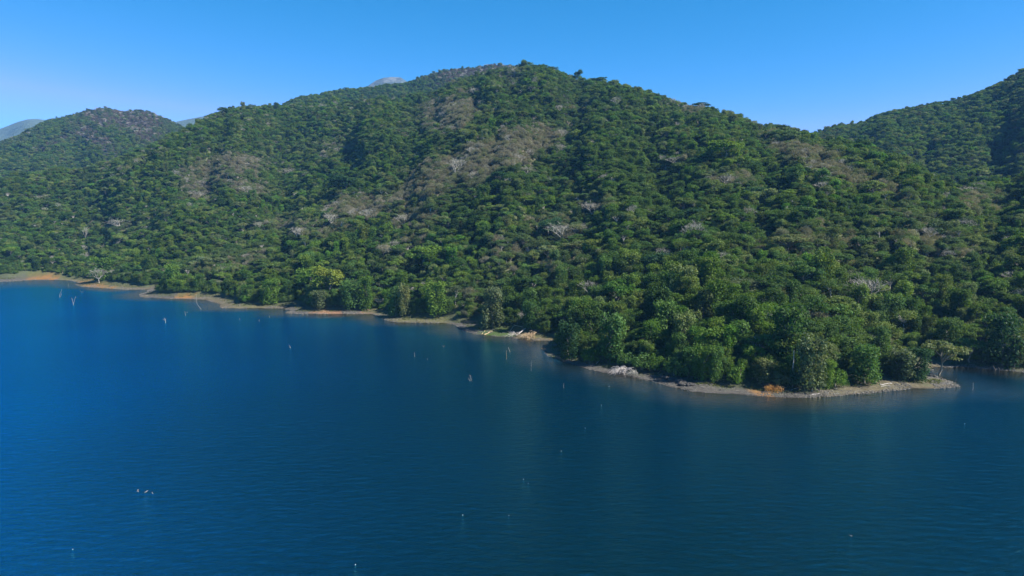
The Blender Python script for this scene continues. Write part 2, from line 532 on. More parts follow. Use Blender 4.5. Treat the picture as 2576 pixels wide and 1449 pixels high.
# ------------------------------------------------------------------ where the wood is dry: patches seen on the slopes
DRY = [  # centre u, v, half length, half width, turn in degrees, strength
    (1200, 425, 190, 42, -22, 1.0), (1070, 470, 90, 30, -25, 0.9), (1310, 378, 70, 25, -10, 0.7), (1140, 290, 75, 32, -8, 0.8), (560, 432, 105, 28, -8, 0.7),
    (500, 485, 45, 20, 0, 0.8), (620, 480, 50, 22, 0, 0.6), (905, 530, 75, 24, -5, 0.85), (1035, 560, 60, 22, -15, 0.75), (790, 585, 95, 26, 0, 0.6),
    (2060, 420, 110, 30, 22, 0.85), (2170, 470, 110, 26, 24, 0.75), (1990, 380, 60, 22, 20, 0.6), (1410, 585, 75, 30, 0, 0.55), (1300, 640, 60, 25, 0, 0.5),
    (1700, 250, 70, 14, 28, 0.8), (2020, 630, 110, 30, 0, 0.45), (2360, 640, 120, 40, 0, 0.45), (2480, 520, 60, 25, 0, 0.6), (2080, 780, 110, 40, 10, 0.5),
    (1830, 470, 60, 22, 0, 0.6), (1420, 700, 60, 25, 0, 0.4), (300, 575, 60, 18, 0, 0.5), (840, 380, 60, 18, -10, 0.45), (1490, 520, 60, 22, 0, 0.4), (1210, 190, 90, 12, -12, 0.5),
    (1130, 330, 60, 20, 0, 0.6), (2300, 560, 120, 22, 10, 0.4), (2200, 860, 60, 30, 0, 0.45)]
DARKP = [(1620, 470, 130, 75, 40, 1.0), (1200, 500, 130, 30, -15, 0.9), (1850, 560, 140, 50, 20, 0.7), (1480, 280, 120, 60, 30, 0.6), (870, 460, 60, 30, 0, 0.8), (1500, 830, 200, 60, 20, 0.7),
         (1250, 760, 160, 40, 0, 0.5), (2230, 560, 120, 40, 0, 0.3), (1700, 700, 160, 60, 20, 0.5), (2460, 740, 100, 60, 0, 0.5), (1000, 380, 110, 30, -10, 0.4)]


def patch(u, v, table_):
    d = np.zeros(np.shape(u))
    for (cu, cv, a, b, rot, st) in table_:
        c, s_ = math.cos(math.radians(rot)), math.sin(math.radians(rot))
        du, dv = u - cu, v - cv
        p = (du * c + dv * s_) / a; q = (-du * s_ + dv * c) / b
        d = np.maximum(d, st * np.clip(1.7 - np.sqrt(p * p + q * q), 0, 1))
    return d


def dryness(x, y, z):
    u, v = project(x, y, z)
    n = fbm(x / 26, y / 26, 3, 41)
    d = patch(u + (n - 0.5) * 60, v + (fbm(x / 30, y / 30, 2, 44) - 0.5) * 40, DRY)
    bgd = sstep(0.52, 0.78, fbm(x / 60, y / 60, 3, 47)) * 0.36
    return np.clip(np.maximum(d, bgd) + (n - 0.5) * 0.25, 0, 1)


# ------------------------------------------------------------------ the ground: main hill and lake bed as one sheet
nphi, nr = 900, 330
ph = np.linspace(az_of(-900), az_of(3500), nphi)
rad1 = np.concatenate([np.linspace(120, 205, 12, endpoint=False), np.linspace(205, 300, 110, endpoint=False),
                       np.linspace(300, 480, 100, endpoint=False), np.linspace(480, 760, 70, endpoint=False), np.linspace(760, 1300, 60, endpoint=False), np.linspace(1300, 2300, 25)])
PH, RR = np.meshgrid(ph, rad1, indexing='ij')
X = np.sin(PH) * RR; Y = np.cos(PH) * RR
S = shore_dist(X, Y).reshape(X.shape)
S = S + (fbm(X / 3.1, Y / 3.1, 3, 61) - 0.5) * 2.2 * (np.abs(S) < 30)
Z = H_A(X, Y, S)

BC = [(-900, 'g'), (60, 'g'), (85, 'o'), (125, 'o'), (150, 's'), (190, 's'), (210, 'o'), (250, 'o'), (290, 's'), (320, 't'), (352, 't'), (365, 'g'), (425, 'g'), (440, 'o'), (475, 'o'), (490, 't'), (560, 't'),
      (600, 's'), (700, 't'), (722, 'g'), (775, 'g'), (790, 'p'), (845, 'p'), (856, 'g'), (895, 'g'), (910, 'p'), (945, 't'), (965, 's'), (1120, 's'), (1150, 'g'), (1190, 'g'), (1200, 'v'), (1285, 'v'),
      (1300, 'l'), (1380, 'l'), (1385, 'v'), (1410, 'g'), (1640, 'g'), (1690, 'g'), (1890, 'g'), (1915, 'o'), (1965, 'o'), (1985, 'g'), (2060, 'g'), (2100, 't'), (2412, 't'), (2425, 'w'), (3900, 'w')]
CD = {'g': (0.064, 0.060, 0.054), 'o': (0.185, 0.098, 0.034), 's': (0.090, 0.086, 0.040), 't': (0.088, 0.076, 0.048), 'p': (0.17, 0.10, 0.06), 'v': (0.048, 0.080, 0.020), 'l': (0.105, 0.084, 0.042), 'w': (0.068, 0.072, 0.046)}
bca = az_of([b[0] for b in BC]); bcc = np.array([CD[b[1]] for b in BC])
GN = fbm(X / 5, Y / 5, 3, 71)
PJ = PH + (GN - 0.5) * 0.03
beachc = np.stack([np.interp(PJ, bca, bcc[:, k]) for k in range(3)], -1)
Wb = np.interp(PH, BU, BW)
veg = sstep(0.35, 0.95, S / Wb + (GN - 0.5) * 1.2) * 0.75
beachc = beachc * (1 - veg[..., None]) + np.array([0.052, 0.064, 0.028]) * veg[..., None]
wet = sstep(1.2, 0.1, S)
beachc = beachc * (1 - 0.55 * wet[..., None])
dryg = dryness(X, Y, Z)
floorc = np.array([0.055, 0.070, 0.026]) * (1 - dryg[..., None]) + np.array([0.095, 0.082, 0.055]) * dryg[..., None]
inl = sstep(0.85, 1.25, S / Wb + (GN - 0.5) * 0.4)
soil = beachc * (1 - inl[..., None]) + floorc * inl[..., None]
soil = np.concatenate([soil, np.ones(soil.shape[:2] + (1,))], -1)
ground = link("ground", grid_mesh("ground", X, Y, Z, [M_GROUND], {"soil": ('POINT', 'FLOAT_COLOR', soil.astype(np.float32))}))
tag(ground, kind="structure")

# water: one sheet, silty beside the shore
rw = np.concatenate([np.linspace(2, 205, 40, endpoint=False), np.linspace(205, 300, 90, endpoint=False), np.linspace(300, 700, 130, endpoint=False), np.linspace(700, 3000, 20)])
pw = np.concatenate([np.linspace(-math.pi, ph[0], 40, endpoint=False), np.linspace(ph[0], ph[-1], 500, endpoint=False), np.linspace(ph[-1], math.pi, 40)])
PW, RW = np.meshgrid(pw, rw, indexing='ij')
XW = np.sin(PW) * RW; YW = np.cos(PW) * RW
SW = shore_dist(XW, YW).reshape(XW.shape)
silt = sstep(-24.0, 0.0, SW + (fbm(XW / 14, YW / 14, 3, 81) - 0.5) * 8) ** 1.1
sky_sheen = sstep(0.10, -0.75, XW / (YW + 60) + (fbm(XW / 90, YW / 90, 2, 83) - 0.5) * 0.25) * (YW > -60) * (0.72 + 0.28 * sstep(90, 260, RW))   # brighter sky's reflection painted into the water colour, fanning left from the camera
water = link("water", grid_mesh("water", XW, YW, np.zeros_like(XW), [M_WATER], {"silt": ('POINT', 'FLOAT', silt.astype(np.float32)), "sky_sheen": ('POINT', 'FLOAT', sky_sheen.astype(np.float32))}))
tag(water, kind="structure")


def hill_ground(name, hl, u0, u1, r0, r1, n, m, colf, mat):
    p = np.linspace(az_of(u0), az_of(u1), n); r = np.linspace(r0, r1, m)
    P, R = np.meshgrid(p, r, indexing='ij')
    x = np.sin(P) * R; y = np.cos(P) * R; z = hl.H(x, y)
    c = colf(x, y, z)
    c = np.concatenate([c, np.ones(c.shape[:2] + (1,))], -1).astype(np.float32)
    o = link(name, grid_mesh(name, x, y, z, [mat], {"soil": ('POINT', 'FLOAT_COLOR', c)}))
    tag(o, kind="structure")
    return o


def dry_D(x, y, z):
    u, v = project(x, y, z)
    n = fbm(x / 60, y / 60, 3, 43)
    return np.clip(patch(u + (n - 0.5) * 40, v + (n - 0.5) * 25, [(310, 300, 95, 26, 8, 1.0), (360, 325, 45, 28, 60, 0.8), (240, 350, 60, 14, 30, 0.8), (150, 355, 90, 12, -20, 0.6), (60, 350, 60, 14, -25, 0.4)]) * 1.1 + (n - 0.5) * 0.5, 0, 1)


def dry_B(x, y, z):
    u, v = project(x, y, z)
    n = fbm(x / 50, y / 50, 3, 49)
    return np.clip(patch(u, v, [(1210, 178, 110, 14, -10, 1.0), (1150, 200, 60, 12, -20, 0.6)]) + (n - 0.5) * 0.5, 0, 1)


def dry_C(x, y, z):
    return np.clip((fbm(x / 60, y / 60, 3, 53) - 0.5) * 1.2, 0, 0.5)


def floor_of(dry):   # leaf litter, paler where the scrub has dropped its leaves
    def f(x, y, z):
        d = dry(x, y, z)[..., None]
        return np.array([0.035, 0.048, 0.022]) * (1 - d) + np.array([0.075, 0.066, 0.066]) * d
    return f


hill_ground("hills", HB, 380, 1600, 1150, 2200, 200, 110, floor_of(dry_B), M_GROUND)
hill_ground("hills", HD, -700, 700, 1250, 2700, 220, 150, floor_of(dry_D), M_GROUND)
hill_ground("hills", HC, 1700, 3300, 720, 1900, 260, 130, floor_of(dry_C), M_GROUND)
hill_ground("mountain_range", HE, -900, 800, 3300, 7000, 260, 160, lambda x, y, z: np.ones(x.shape + (1,)) * np.array([0.045, 0.07, 0.05]), M_MOUNT)
hill_ground("mountain_peak", HF, 840, 1120, 2700, 5000, 160, 160,
            lambda x, y, z: np.array([0.035, 0.055, 0.060]) + sstep(0.5, 0.66, fbm(x / 30, y / 60, 4, 57))[..., None] * np.array([0.07, 0.065, 0.065]), M_MOUNT)


# ------------------------------------------------------------------ crowns and trunks
def leaf_cloud(lobes, per, size, seed, flat=1.0, out=0.9, low=-0.45, sliver=None, droop=0.0):
    """lobes: (x, y, z, r, zscale). One quad per leaf clump."""
    g = np.random.default_rng(seed)
    P = []; Nn = []; C = []
    for (lx, ly, lz, lr, lzs) in lobes:
        n = max(6, int(per * lr * lr))
        d = g.normal(size=(n * 2, 3)); d /= np.linalg.norm(d, axis=1)[:, None]
        d = d[d[:, 2] > low][:n]
        rr_ = lr * (0.50 + 0.72 * g.random(len(d)) ** 0.8)
        p = d * rr_[:, None]
        p[:, 2] *= lzs
        p += (lx, ly, lz)
        nn = d * out + g.normal(size=d.shape) * 0.65 + np.array([0, 0, 0.25])
        P.append(p); Nn.append(nn)
        lc = 0.88 + 0.24 * g.random()
        hue = g.normal() * 0.06
        c = lc * (0.84 + 0.32 * g.random(len(d)))
        C.append(np.stack([c * (1 + hue), c, c * (1 - hue * 1.5)], -1))
    P = np.concatenate(P); Nn = np.concatenate(Nn); C = np.concatenate(C)
    Nn /= np.linalg.norm(Nn, axis=1)[:, None]
    n = len(P)
    t = g.normal(size=(n, 3)); A = np.cross(Nn, t); A /= np.linalg.norm(A, axis=1)[:, None]
    if sliver:
        A = A + np.array([0, 0, 1.1]); A /= np.linalg.norm(A, axis=1)[:, None]
    B = np.cross(Nn, A)
    s = size * (0.65 + 0.8 * g.random(n))
    sa = s; sb = s * (sliver if sliver else 0.62)
    v = np.stack([P - A * sa[:, None] - B * (sb * 0.2)[:, None], P - A * (0.1 * sa)[:, None] - B * sb[:, None] + Nn * (0.12 * s)[:, None],
                  P + A * sa[:, None] + B * (sb * 0.15)[:, None], P + A * (0.15 * sa)[:, None] + B * sb[:, None]], 1).reshape(-1, 3)
    f = np.arange(n * 4).reshape(-1, 4)
    colr = np.repeat(np.concatenate([C, np.ones((n, 1))], -1), 4, axis=0).astype(np.float32)
    return v, f, colr


def limb(p0, p1, r0, r1, g, n=5, wob=0.35):
    t = np.linspace(0, 1, n)[:, None]
    p0 = np.array(p0, float); p1 = np.array(p1, float)
    L_ = np.linalg.norm(p1 - p0)
    pts = p0 * (1 - t) + p1 * t + np.sin(np.pi * t) * np.array([0, 0, 0.12 * L_]) + g.normal(size=(n, 3)) * wob * 0.12 * L_ * np.sin(np.pi * t)
    return pts, np.linspace(r0, r1, n)


def green_tree(kind, seed):
    """returns crown (v,f,col), trunk (v,f), nominal height, nominal radius"""
    g = np.random.default_rng(seed)
    lobes = []
    if kind == 'dome':
        H, R = 10.0, 4.6
        sk = g.normal(size=2) * 0.22; a1 = g.random() * 6.28
        for i in range(24):
            a = g.random() * 2 * math.pi; q = math.sqrt(g.random())
            x, y = 3.4 * q * math.cos(a), 3.4 * q * math.sin(a)
            z = 5.0 + 3.6 * math.sqrt(max(0, 1 - q * q * 0.85)) * (0.72 + 0.32 * g.random())
            lobes.append((x + sk[0] * (z - 5), y + sk[1] * (z - 5), z + (0.9 if i == 0 else 0), 0.8 + 1.1 * g.random(), 0.6 + 0.4 * g.random()))
        for i in range(8):
            a = i * 0.8 + g.random(); lobes.append((3.0 * math.cos(a), 3.0 * math.sin(a), 4.0 + g.random(), 1.3, 1.1))
        per, size, low = 44, 0.30, -0.4
    elif kind == 'umbrella':
        H, R = 9.0, 5.6
        lobes.append((0.8 * g.normal(), 0.8 * g.normal(), 8.3, 1.6, 0.4))
        for i in range(30):
            a = g.random() * 2 * math.pi; q = math.sqrt(g.random())
            x, y = 4.6 * q * math.cos(a), 4.6 * q * math.sin(a)
            z = 8.1 - 1.9 * q * q - (1.6 if g.random() < 0.3 else 0) * g.random() + 0.3 * g.normal()
            lobes.append((x, y, z, 0.9 + 0.8 * g.random(), 0.38))
        per, size, low = 50, 0.27, -0.6
    elif kind == 'draped':
        H, R = 11.0, 4.2
        for c in range(6):
            a = c * 1.05 + g.random() * 0.7; q = 1.2 + 1.8 * g.random()
            x, y = q * math.cos(a), q * math.sin(a); top = 6.5 + 4 * g.random()
            z = top
            while z > 0.8:
                rr_ = (1.0 + 0.6 * g.random()) * (0.85 + 0.25 * (1 - z / top))
                lobes.append((x + 0.35 * g.normal(), y + 0.35 * g.normal(), z, rr_, 1.15))
                z -= 1.25 + 0.5 * g.random()
        for i in range(8):
            a = g.random() * 6.28; q = 2.2 * math.sqrt(g.random())
            lobes.append((q * math.cos(a), q * math.sin(a), 8.6 + 1.3 * g.random(), 1.5, 0.8))
        per, size, low = 40, 0.29, -0.8
    elif kind == 'shrub':
        H, R = 4.6, 3.2
        for i in range(20):
            a = g.random() * 2 * math.pi; q = math.sqrt(g.random())
            x, y = 2.4 * q * math.cos(a), 2.4 * q * math.sin(a)
            z = 0.7 + 2.9 * math.sqrt(max(0, 1 - q * q * 0.9)) * (0.35 + 0.65 * g.random())
            lobes.append((x, y, z, 0.7 + 0.6 * g.random(), 1.0))
        per, size, low = 56, 0.23, -0.7
    elif kind == 'sparse':
        H, R = 9.0, 4.8
        for i in range(22):
            a = g.random() * 2 * math.pi; q = math.sqrt(g.random())
            x, y = 3.9 * q * math.cos(a), 3.9 * q * math.sin(a)
            z = 4.8 + 3.4 * math.sqrt(max(0, 1 - q * q * 0.9)) * (0.6 + 0.4 * g.random())
            lobes.append((x, y, z, 1.0 + 0.7 * g.random(), 0.7))
        per, size, low = 26, 0.22, -0.7
    else:  # dry: a haze of leafless twigs with a few leaves left
        H, R = 7.5, 4.2
        for i in range(22):
            a = g.random() * 2 * math.pi; q = math.sqrt(g.random())
            x, y = 3.4 * q * math.cos(a), 3.4 * q * math.sin(a)
            z = 3.0 + 3.4 * math.sqrt(max(0, 1 - q * q * 0.9)) * (0.5 + 0.5 * g.random())
            lobes.append((x, y, z, 1.0 + 0.8 * g.random(), 0.9))
        v, f, c = leaf_cloud(lobes, 40, 0.60, seed + 1, low=-0.8, sliver=0.085)
        v2, f2, c2 = leaf_cloud(lobes, 5, 0.22, seed + 2, low=-0.8)
        f = np.concatenate([f, f2 + len(v)]); v = np.concatenate([v, v2]); c = np.concatenate([c, c2])
    if kind != 'dry':
        v, f, c = leaf_cloud(lobes, per, size, seed + 1, low=low)
    # trunk and limbs
    paths = []
    fork = H * (0.36 if kind in ('umbrella', 'sparse', 'dry') else 0.42)
    paths.append(limb((0, 0, -1.2), (0.3 * g.normal(), 0.3 * g.normal(), fork), 0.26, 0.18, g))
    top = paths[0][0][-1]
    order = g.permutation(len(lobes))[:(12 if kind in ('umbrella', 'sparse', 'dry') else 7)]
    for i in order:
        l = lobes[i]
        paths.append(limb(top, (l[0], l[1], l[2]), 0.12, 0.03, g))
    tv, tf = tubes(paths, 5)
    return (v, f, c), (tv, tf), H, R


def bare_parts(seed, spread=0.62, levels=5, H=9.0, trunk=2.6, split=3, lean=(0, 0)):
    g = np.random.default_rng(seed)
    big, small = [], []

    def grow(p, d, L_, r, lev):
        n = 4
        pts = [np.array(p, float)]
        dd = np.array(d, float)
        for k in range(n):
            dd = dd + g.normal(size=3) * 0.13 + np.array([0, 0, 0.05])
            dd /= np.linalg.norm(dd)
            pts.append(pts[-1] + dd * L_ / n)
        r1 = r * 0.62
        (big if lev <= 1 else small).append((np.array(pts), np.linspace(r, r1, n + 1)))
        if lev < levels:
            k = split + (1 if g.random() < 0.4 else 0) + (1 if lev == 0 else 0)
            a0 = g.random() * 6.28
            for i in range(k):
                a = a0 + i * 2 * math.pi / k + g.normal() * 0.3
                side = np.array([math.cos(a), math.sin(a), 0.0])
                nd = dd * (1 - spread * 0.45) + side * spread * (0.8 + 0.3 * g.random()) + np.array([0, 0, 0.10])
                nd /= np.linalg.norm(nd)
                grow(pts[-1], nd, L_ * (0.70 + 0.16 * g.random()), r1 * 0.8, lev + 1)
    grow((0, 0, -1.0), (lean[0], lean[1], 1.0), trunk + 1.0, 0.30, 0)
    # twigs thinner than three centimetres still read as a grey veil
    small = [(p, np.maximum(r, 0.03)) for p, r in small]
    bv, bf = tubes(big, 5)
    sv, sf = tubes([(p[::2], r[::2]) for p, r in small], 3)
    allz = max(bv[:, 2].max(), sv[:, 2].max()); allr = np.percentile(np.hypot(sv[:, 0], sv[:, 1]), 95)
    return (bv, bf), (sv, sf), allz, allr


SPEC = {}


def add_spec(name, crown_me, trunk_me, H, R):
    SPEC[name] = dict(crown=crown_me, trunk=trunk_me, H=H, R=R)


for kind, cnt in (('dome', 6), ('umbrella', 4), ('draped', 3), ('shrub', 2), ('sparse', 2), ('dry', 2)):
    for i in range(cnt):
        (v, f, c), (tv, tf), H, R = green_tree(kind, 100 * (['dome', 'umbrella', 'draped', 'shrub', 'sparse', 'dry'].index(kind) + 1) + i)
        cm = mesh_from(f"{kind} crown", v, f, 4, [M_LEAF], {"leaf": ('POINT', 'FLOAT_COLOR', c)})
        tm = mesh_from(f"{kind} trunk", tv, tf, 4, [M_BARK if kind != 'sparse' else M_PALE], smooth=True)
        add_spec(f"{kind}{i}", cm, tm, H, R)
for i in range(3):
    (bv, bf), (sv, sf), H, R = bare_parts(900 + i, spread=(0.62, 0.75, 0.55)[i], levels=4, split=3)
    cm = mesh_from("bare crown", sv, sf, 4 if False else 4, [M_TWIG])
    tm = mesh_from("bare trunk", bv, bf, 4, [M_PALE], smooth=True)
    add_spec(f"bare{i}", cm, tm, H, R)
KINDS = list(SPEC)
KI = {k: i for i, k in enumerate(KINDS)}

# ------------------------------------------------------------------ colours of crowns
GREENS = np.array([(0.076, 0.124, 0.015), (0.053, 0.098, 0.016), (0.096, 0.138, 0.016), (0.070, 0.122, 0.026), (0.118, 0.146, 0.030), (0.038, 0.072, 0.014), (0.125, 0.145, 0.048), (0.064, 0.132, 0.014)])
DRYC = np.array([(0.172, 0.162, 0.112), (0.192, 0.182, 0.138), (0.150, 0.150, 0.090), (0.140, 0.155, 0.078)])


def tints(n, dry, dark, g):
    p = np.array([0.2, 0.17, 0.15, 0.12, 0.12, 0.1, 0.07, 0.07])
    c = GREENS[g.choice(len(GREENS), n, p=p)] * (0.62 + 0.75 * g.random((n, 1)))
    d = DRYC[g.choice(len(DRYC), n)] * (0.8 + 0.4 * g.random((n, 1)))
    olive = c * 0.5 + np.array([0.115, 0.122, 0.062]) * 0.5
    k = dry[:, None]
    out = np.where(k > 0.99, d, c * (1 - np.clip(k * 1.6, 0, 1)) + olive * np.clip(k * 1.6, 0, 1))
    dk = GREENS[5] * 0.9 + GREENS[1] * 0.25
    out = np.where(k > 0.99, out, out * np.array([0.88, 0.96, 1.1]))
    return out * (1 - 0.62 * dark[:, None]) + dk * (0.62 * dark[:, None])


# ------------------------------------------------------------------ trees that can be told apart in the photograph, by where they stand
TREES = []   # dict(kind, x, y, z, sx, sz, rot, tint, name, label, cat, group)


def place(u, v, vtop, w, kind, tint, label, name="tree", rot=None, group=None, dz=0.0):
    x, y, z = hit_A(u, v)
    d = math.hypot(x, y)
    h = (v - vtop) * d / FPX * 0.94
    r = w / 2 * d / FPX
    sp = SPEC[kind]
    TREES.append(dict(kind=kind, x=x, y=y, z=z - dz, sx=r / sp['R'] * 1.05, sz=h / sp['H'], rot=random.random() * 6.28 if rot is None else rot,
                      tint=tint, name=name, label=label, group=group, r=r))


G_ = dict(dark=(0.026, 0.060, 0.022), mid=(0.055, 0.110, 0.028), fresh=(0.065, 0.122, 0.018), bright=(0.095, 0.160, 0.024), yellow=(0.135, 0.165, 0.024), olive=(0.110, 0.128, 0.050), grey=(0.075, 0.098, 0.046), blue=(0.040, 0.090, 0.042))
NEAR = [
    (682, 764, 700, 52, 'draped0', 'fresh', 'fresh green vine-draped tree above the tan bank left of the yellow tree'),
    (804, 777, 728, 56, 'draped1', 'grey', 'grey-green tree on the bank directly below the yellow tree'),
    (829, 742, 668, 76, 'dome1', 'yellow', 'yellow-tinged broad tree, the only yellow crown near the shore'),
    (784, 738, 664, 68, 'dome0', 'bright', 'light green broad tree touching the left side of the yellow tree'),
    (894, 777, 702, 60, 'draped2', 'mid', 'green vine-hung tree above the grey half of the orange bank'),
    (922, 777, 688, 42, 'draped0', 'fresh', 'tall narrow green tree at the end of the orange bank'),
    (994, 796, 715, 46, 'draped1', 'mid', 'dark-sided tree hung with vines above the grassy landing'),
    (1021, 794, 712, 42, 'draped2', 'olive', 'pale olive tree hung with grey vines above the grassy landing'),
    (1097, 790, 700, 62, 'draped0', 'bright', 'brightest light green tall tree near the middle of the shore'),
    (1146, 768, 710, 32, 'sparse0', 'grey', 'slim grey-green tree with a thin pale trunk beside the bright tree'),
    (1239, 826, 713, 68, 'draped1', 'grey', 'big grey-green vine-hung tree behind the grassy point'),
    (1338, 828, 752, 48, 'draped2', 'mid', 'green tree behind the tangle of fallen branches'),
    (1430, 903, 800, 66, 'draped0', 'dark', 'tall dark tree shading the grass corner by the small bay'),
    (1485, 913, 862, 52, 'shrub0', 'fresh', 'fresh green rounded bush left of the silver fallen tree'),
    (1535, 905, 780, 74, 'draped2', 'mid', 'broad tree rising above the silver fallen tree'),
    (1572, 919, 874, 56, 'shrub1', 'mid', 'rounded bush directly behind the silver fallen tree'),
    (1615, 931, 876, 60, 'shrub0', 'mid', 'leafy bush at the root end of the silver fallen tree'),
    (1650, 934, 880, 46, 'shrub1', 'fresh', 'small fresh bush on the grass right of the silver fallen tree'),
    (1696, 945, 880, 52, 'shrub0', 'mid', 'bush above the black eroded ledge'),
    (1731, 951, 868, 52, 'draped1', 'mid', 'green tree right of the black ledge, foliage to the ground'),
    (1771, 955, 858, 52, 'draped0', 'fresh', 'fresh green tree over the middle of the gravel beach'),
    (1799, 957, 866, 50, 'draped2', 'mid', 'upright tree at the top of the orange-edged gravel'),
    (1854, 968, 903, 46, 'shrub1', 'fresh', 'bush that reaches farthest down onto the gravel beach'),
    (1900, 932, 862, 58, 'dome2', 'bright', 'bright green dome crowned tree below the crooked pale trunk'),
    (1919, 960, 900, 62, 'draped1', 'olive', 'olive tree behind the orange bush'),
    (1957, 973, 924, 50, 'shrub0', 'grey', 'grey-green bush right of the orange bush'),
    (1996, 974, 924, 42, 'shrub1', 'blue', 'dark green bush right below the bare white trunk'),
    (2044, 984, 848, 78, 'draped2', 'grey', 'tall grey-green arching tree with a dark hollow under its crown'),
    (2080, 975, 903, 42, 'draped0', 'bright', 'bright green tree right of the dark hollow'),
    (2100, 973, 918, 60, 'shrub0', 'fresh', 'fresh green bush above the heap of pale stones'),
    (2174, 964, 868, 78, 'draped1', 'mid', 'wide tree above the start of the stony point'),
    (2264, 953, 882, 62, 'draped2', 'grey', 'grey-green tree above the middle of the stony point'),
    (2301, 956, 878, 62, 'draped0', 'dark', 'dark tree with black shade at its foot on the stony point'),
    (2366, 943, 862, 96, 'umbrella0', 'olive', 'spreading tiered tree leaning over the water at the stony tip'),
    (2436, 914, 858, 68, 'umbrella1', 'mid', 'low spreading green tree across the little inlet'),
    (2518, 920, 803, 78, 'draped1', 'dark', 'big dark tree above the two black stumps'),
    (2560, 914, 848, 62, 'draped2', 'grey', 'grey-green tree at the far side of the little inlet'),
]
for (u, v, vt, w, k, c, lab) in NEAR:
    place(u, v, vt, w, k, G_[c], lab, name='shrub' if k.startswith('shrub') else 'tree')
HILLSIDE = [
    (1822, 402, 352, 76, 'dome0', 'bright', 'large light green tree high on the slope, palest crown below the crest'),
    (1063, 668, 612, 92, 'dome2', 'bright', 'wide bright green tree on the lower middle slope'),
    (870, 492, 440, 84, 'dome3', 'dark', 'very dark broad tree standing alone on the middle slope'),
    (1262, 463, 428, 62, 'umbrella2', 'dark', 'dark flat-crowned tree at the lower edge of the brown patch'),
    (1453, 203, 170, 24, 'dome1', 'blue', 'small round tree standing out alone against the sky'),
    (1509, 214, 188, 44, 'umbrella0', 'dark', 'flat-topped dark tree on the crest against the sky'),
    (1571, 226, 206, 24, 'dome2', 'blue', 'low dark tree on the crest beyond the flat-topped one'),
    (1762, 272, 249, 48, 'umbrella1', 'dark', 'dark flat-topped tree where the crest starts to drop steeply'),
    (1380, 600, 545, 60, 'dome1', 'blue', 'blue-green domed tree left of the big grey leafless crown'),
    (1455, 640, 603, 92, 'umbrella2', 'olive', 'olive umbrella tree just below the big grey leafless crown'),
    (1983, 640, 588, 84, 'umbrella0', 'olive', 'wide olive umbrella tree with pale limbs showing inside'),
    (1650, 700, 628, 90, 'dome3', 'dark', 'dark heavy-crowned tree in the middle of the lower slope'),
    (1900, 505, 468, 60, 'dome0', 'blue', 'dark blue-green round tree right of the white fan-shaped tree'),
    (1870, 745, 700, 84, 'dome2', 'grey', 'grey-green domed tree on the lower slope above the leaning white trunk'),
    (1740, 560, 520, 55, 'dome3', 'dark', 'dark round tree in the shaded fold of the slope'),
    (2030, 560, 520, 56, 'dome1', 'mid', 'round green tree above the wide olive umbrella tree'),
    (255, 706, 652, 60, 'draped1', 'fresh', 'pale green tree beside the leafless branches at the far bay'),
]
for (u, v, vt, w, k, c, lab) in HILLSIDE:
    place(u, v, vt, w, k, G_[c], lab)
place(1912, 905, 838, 52, 'umbrella1', G_['olive'], 'olive umbrella crown on a crooked pale trunk near the shore')
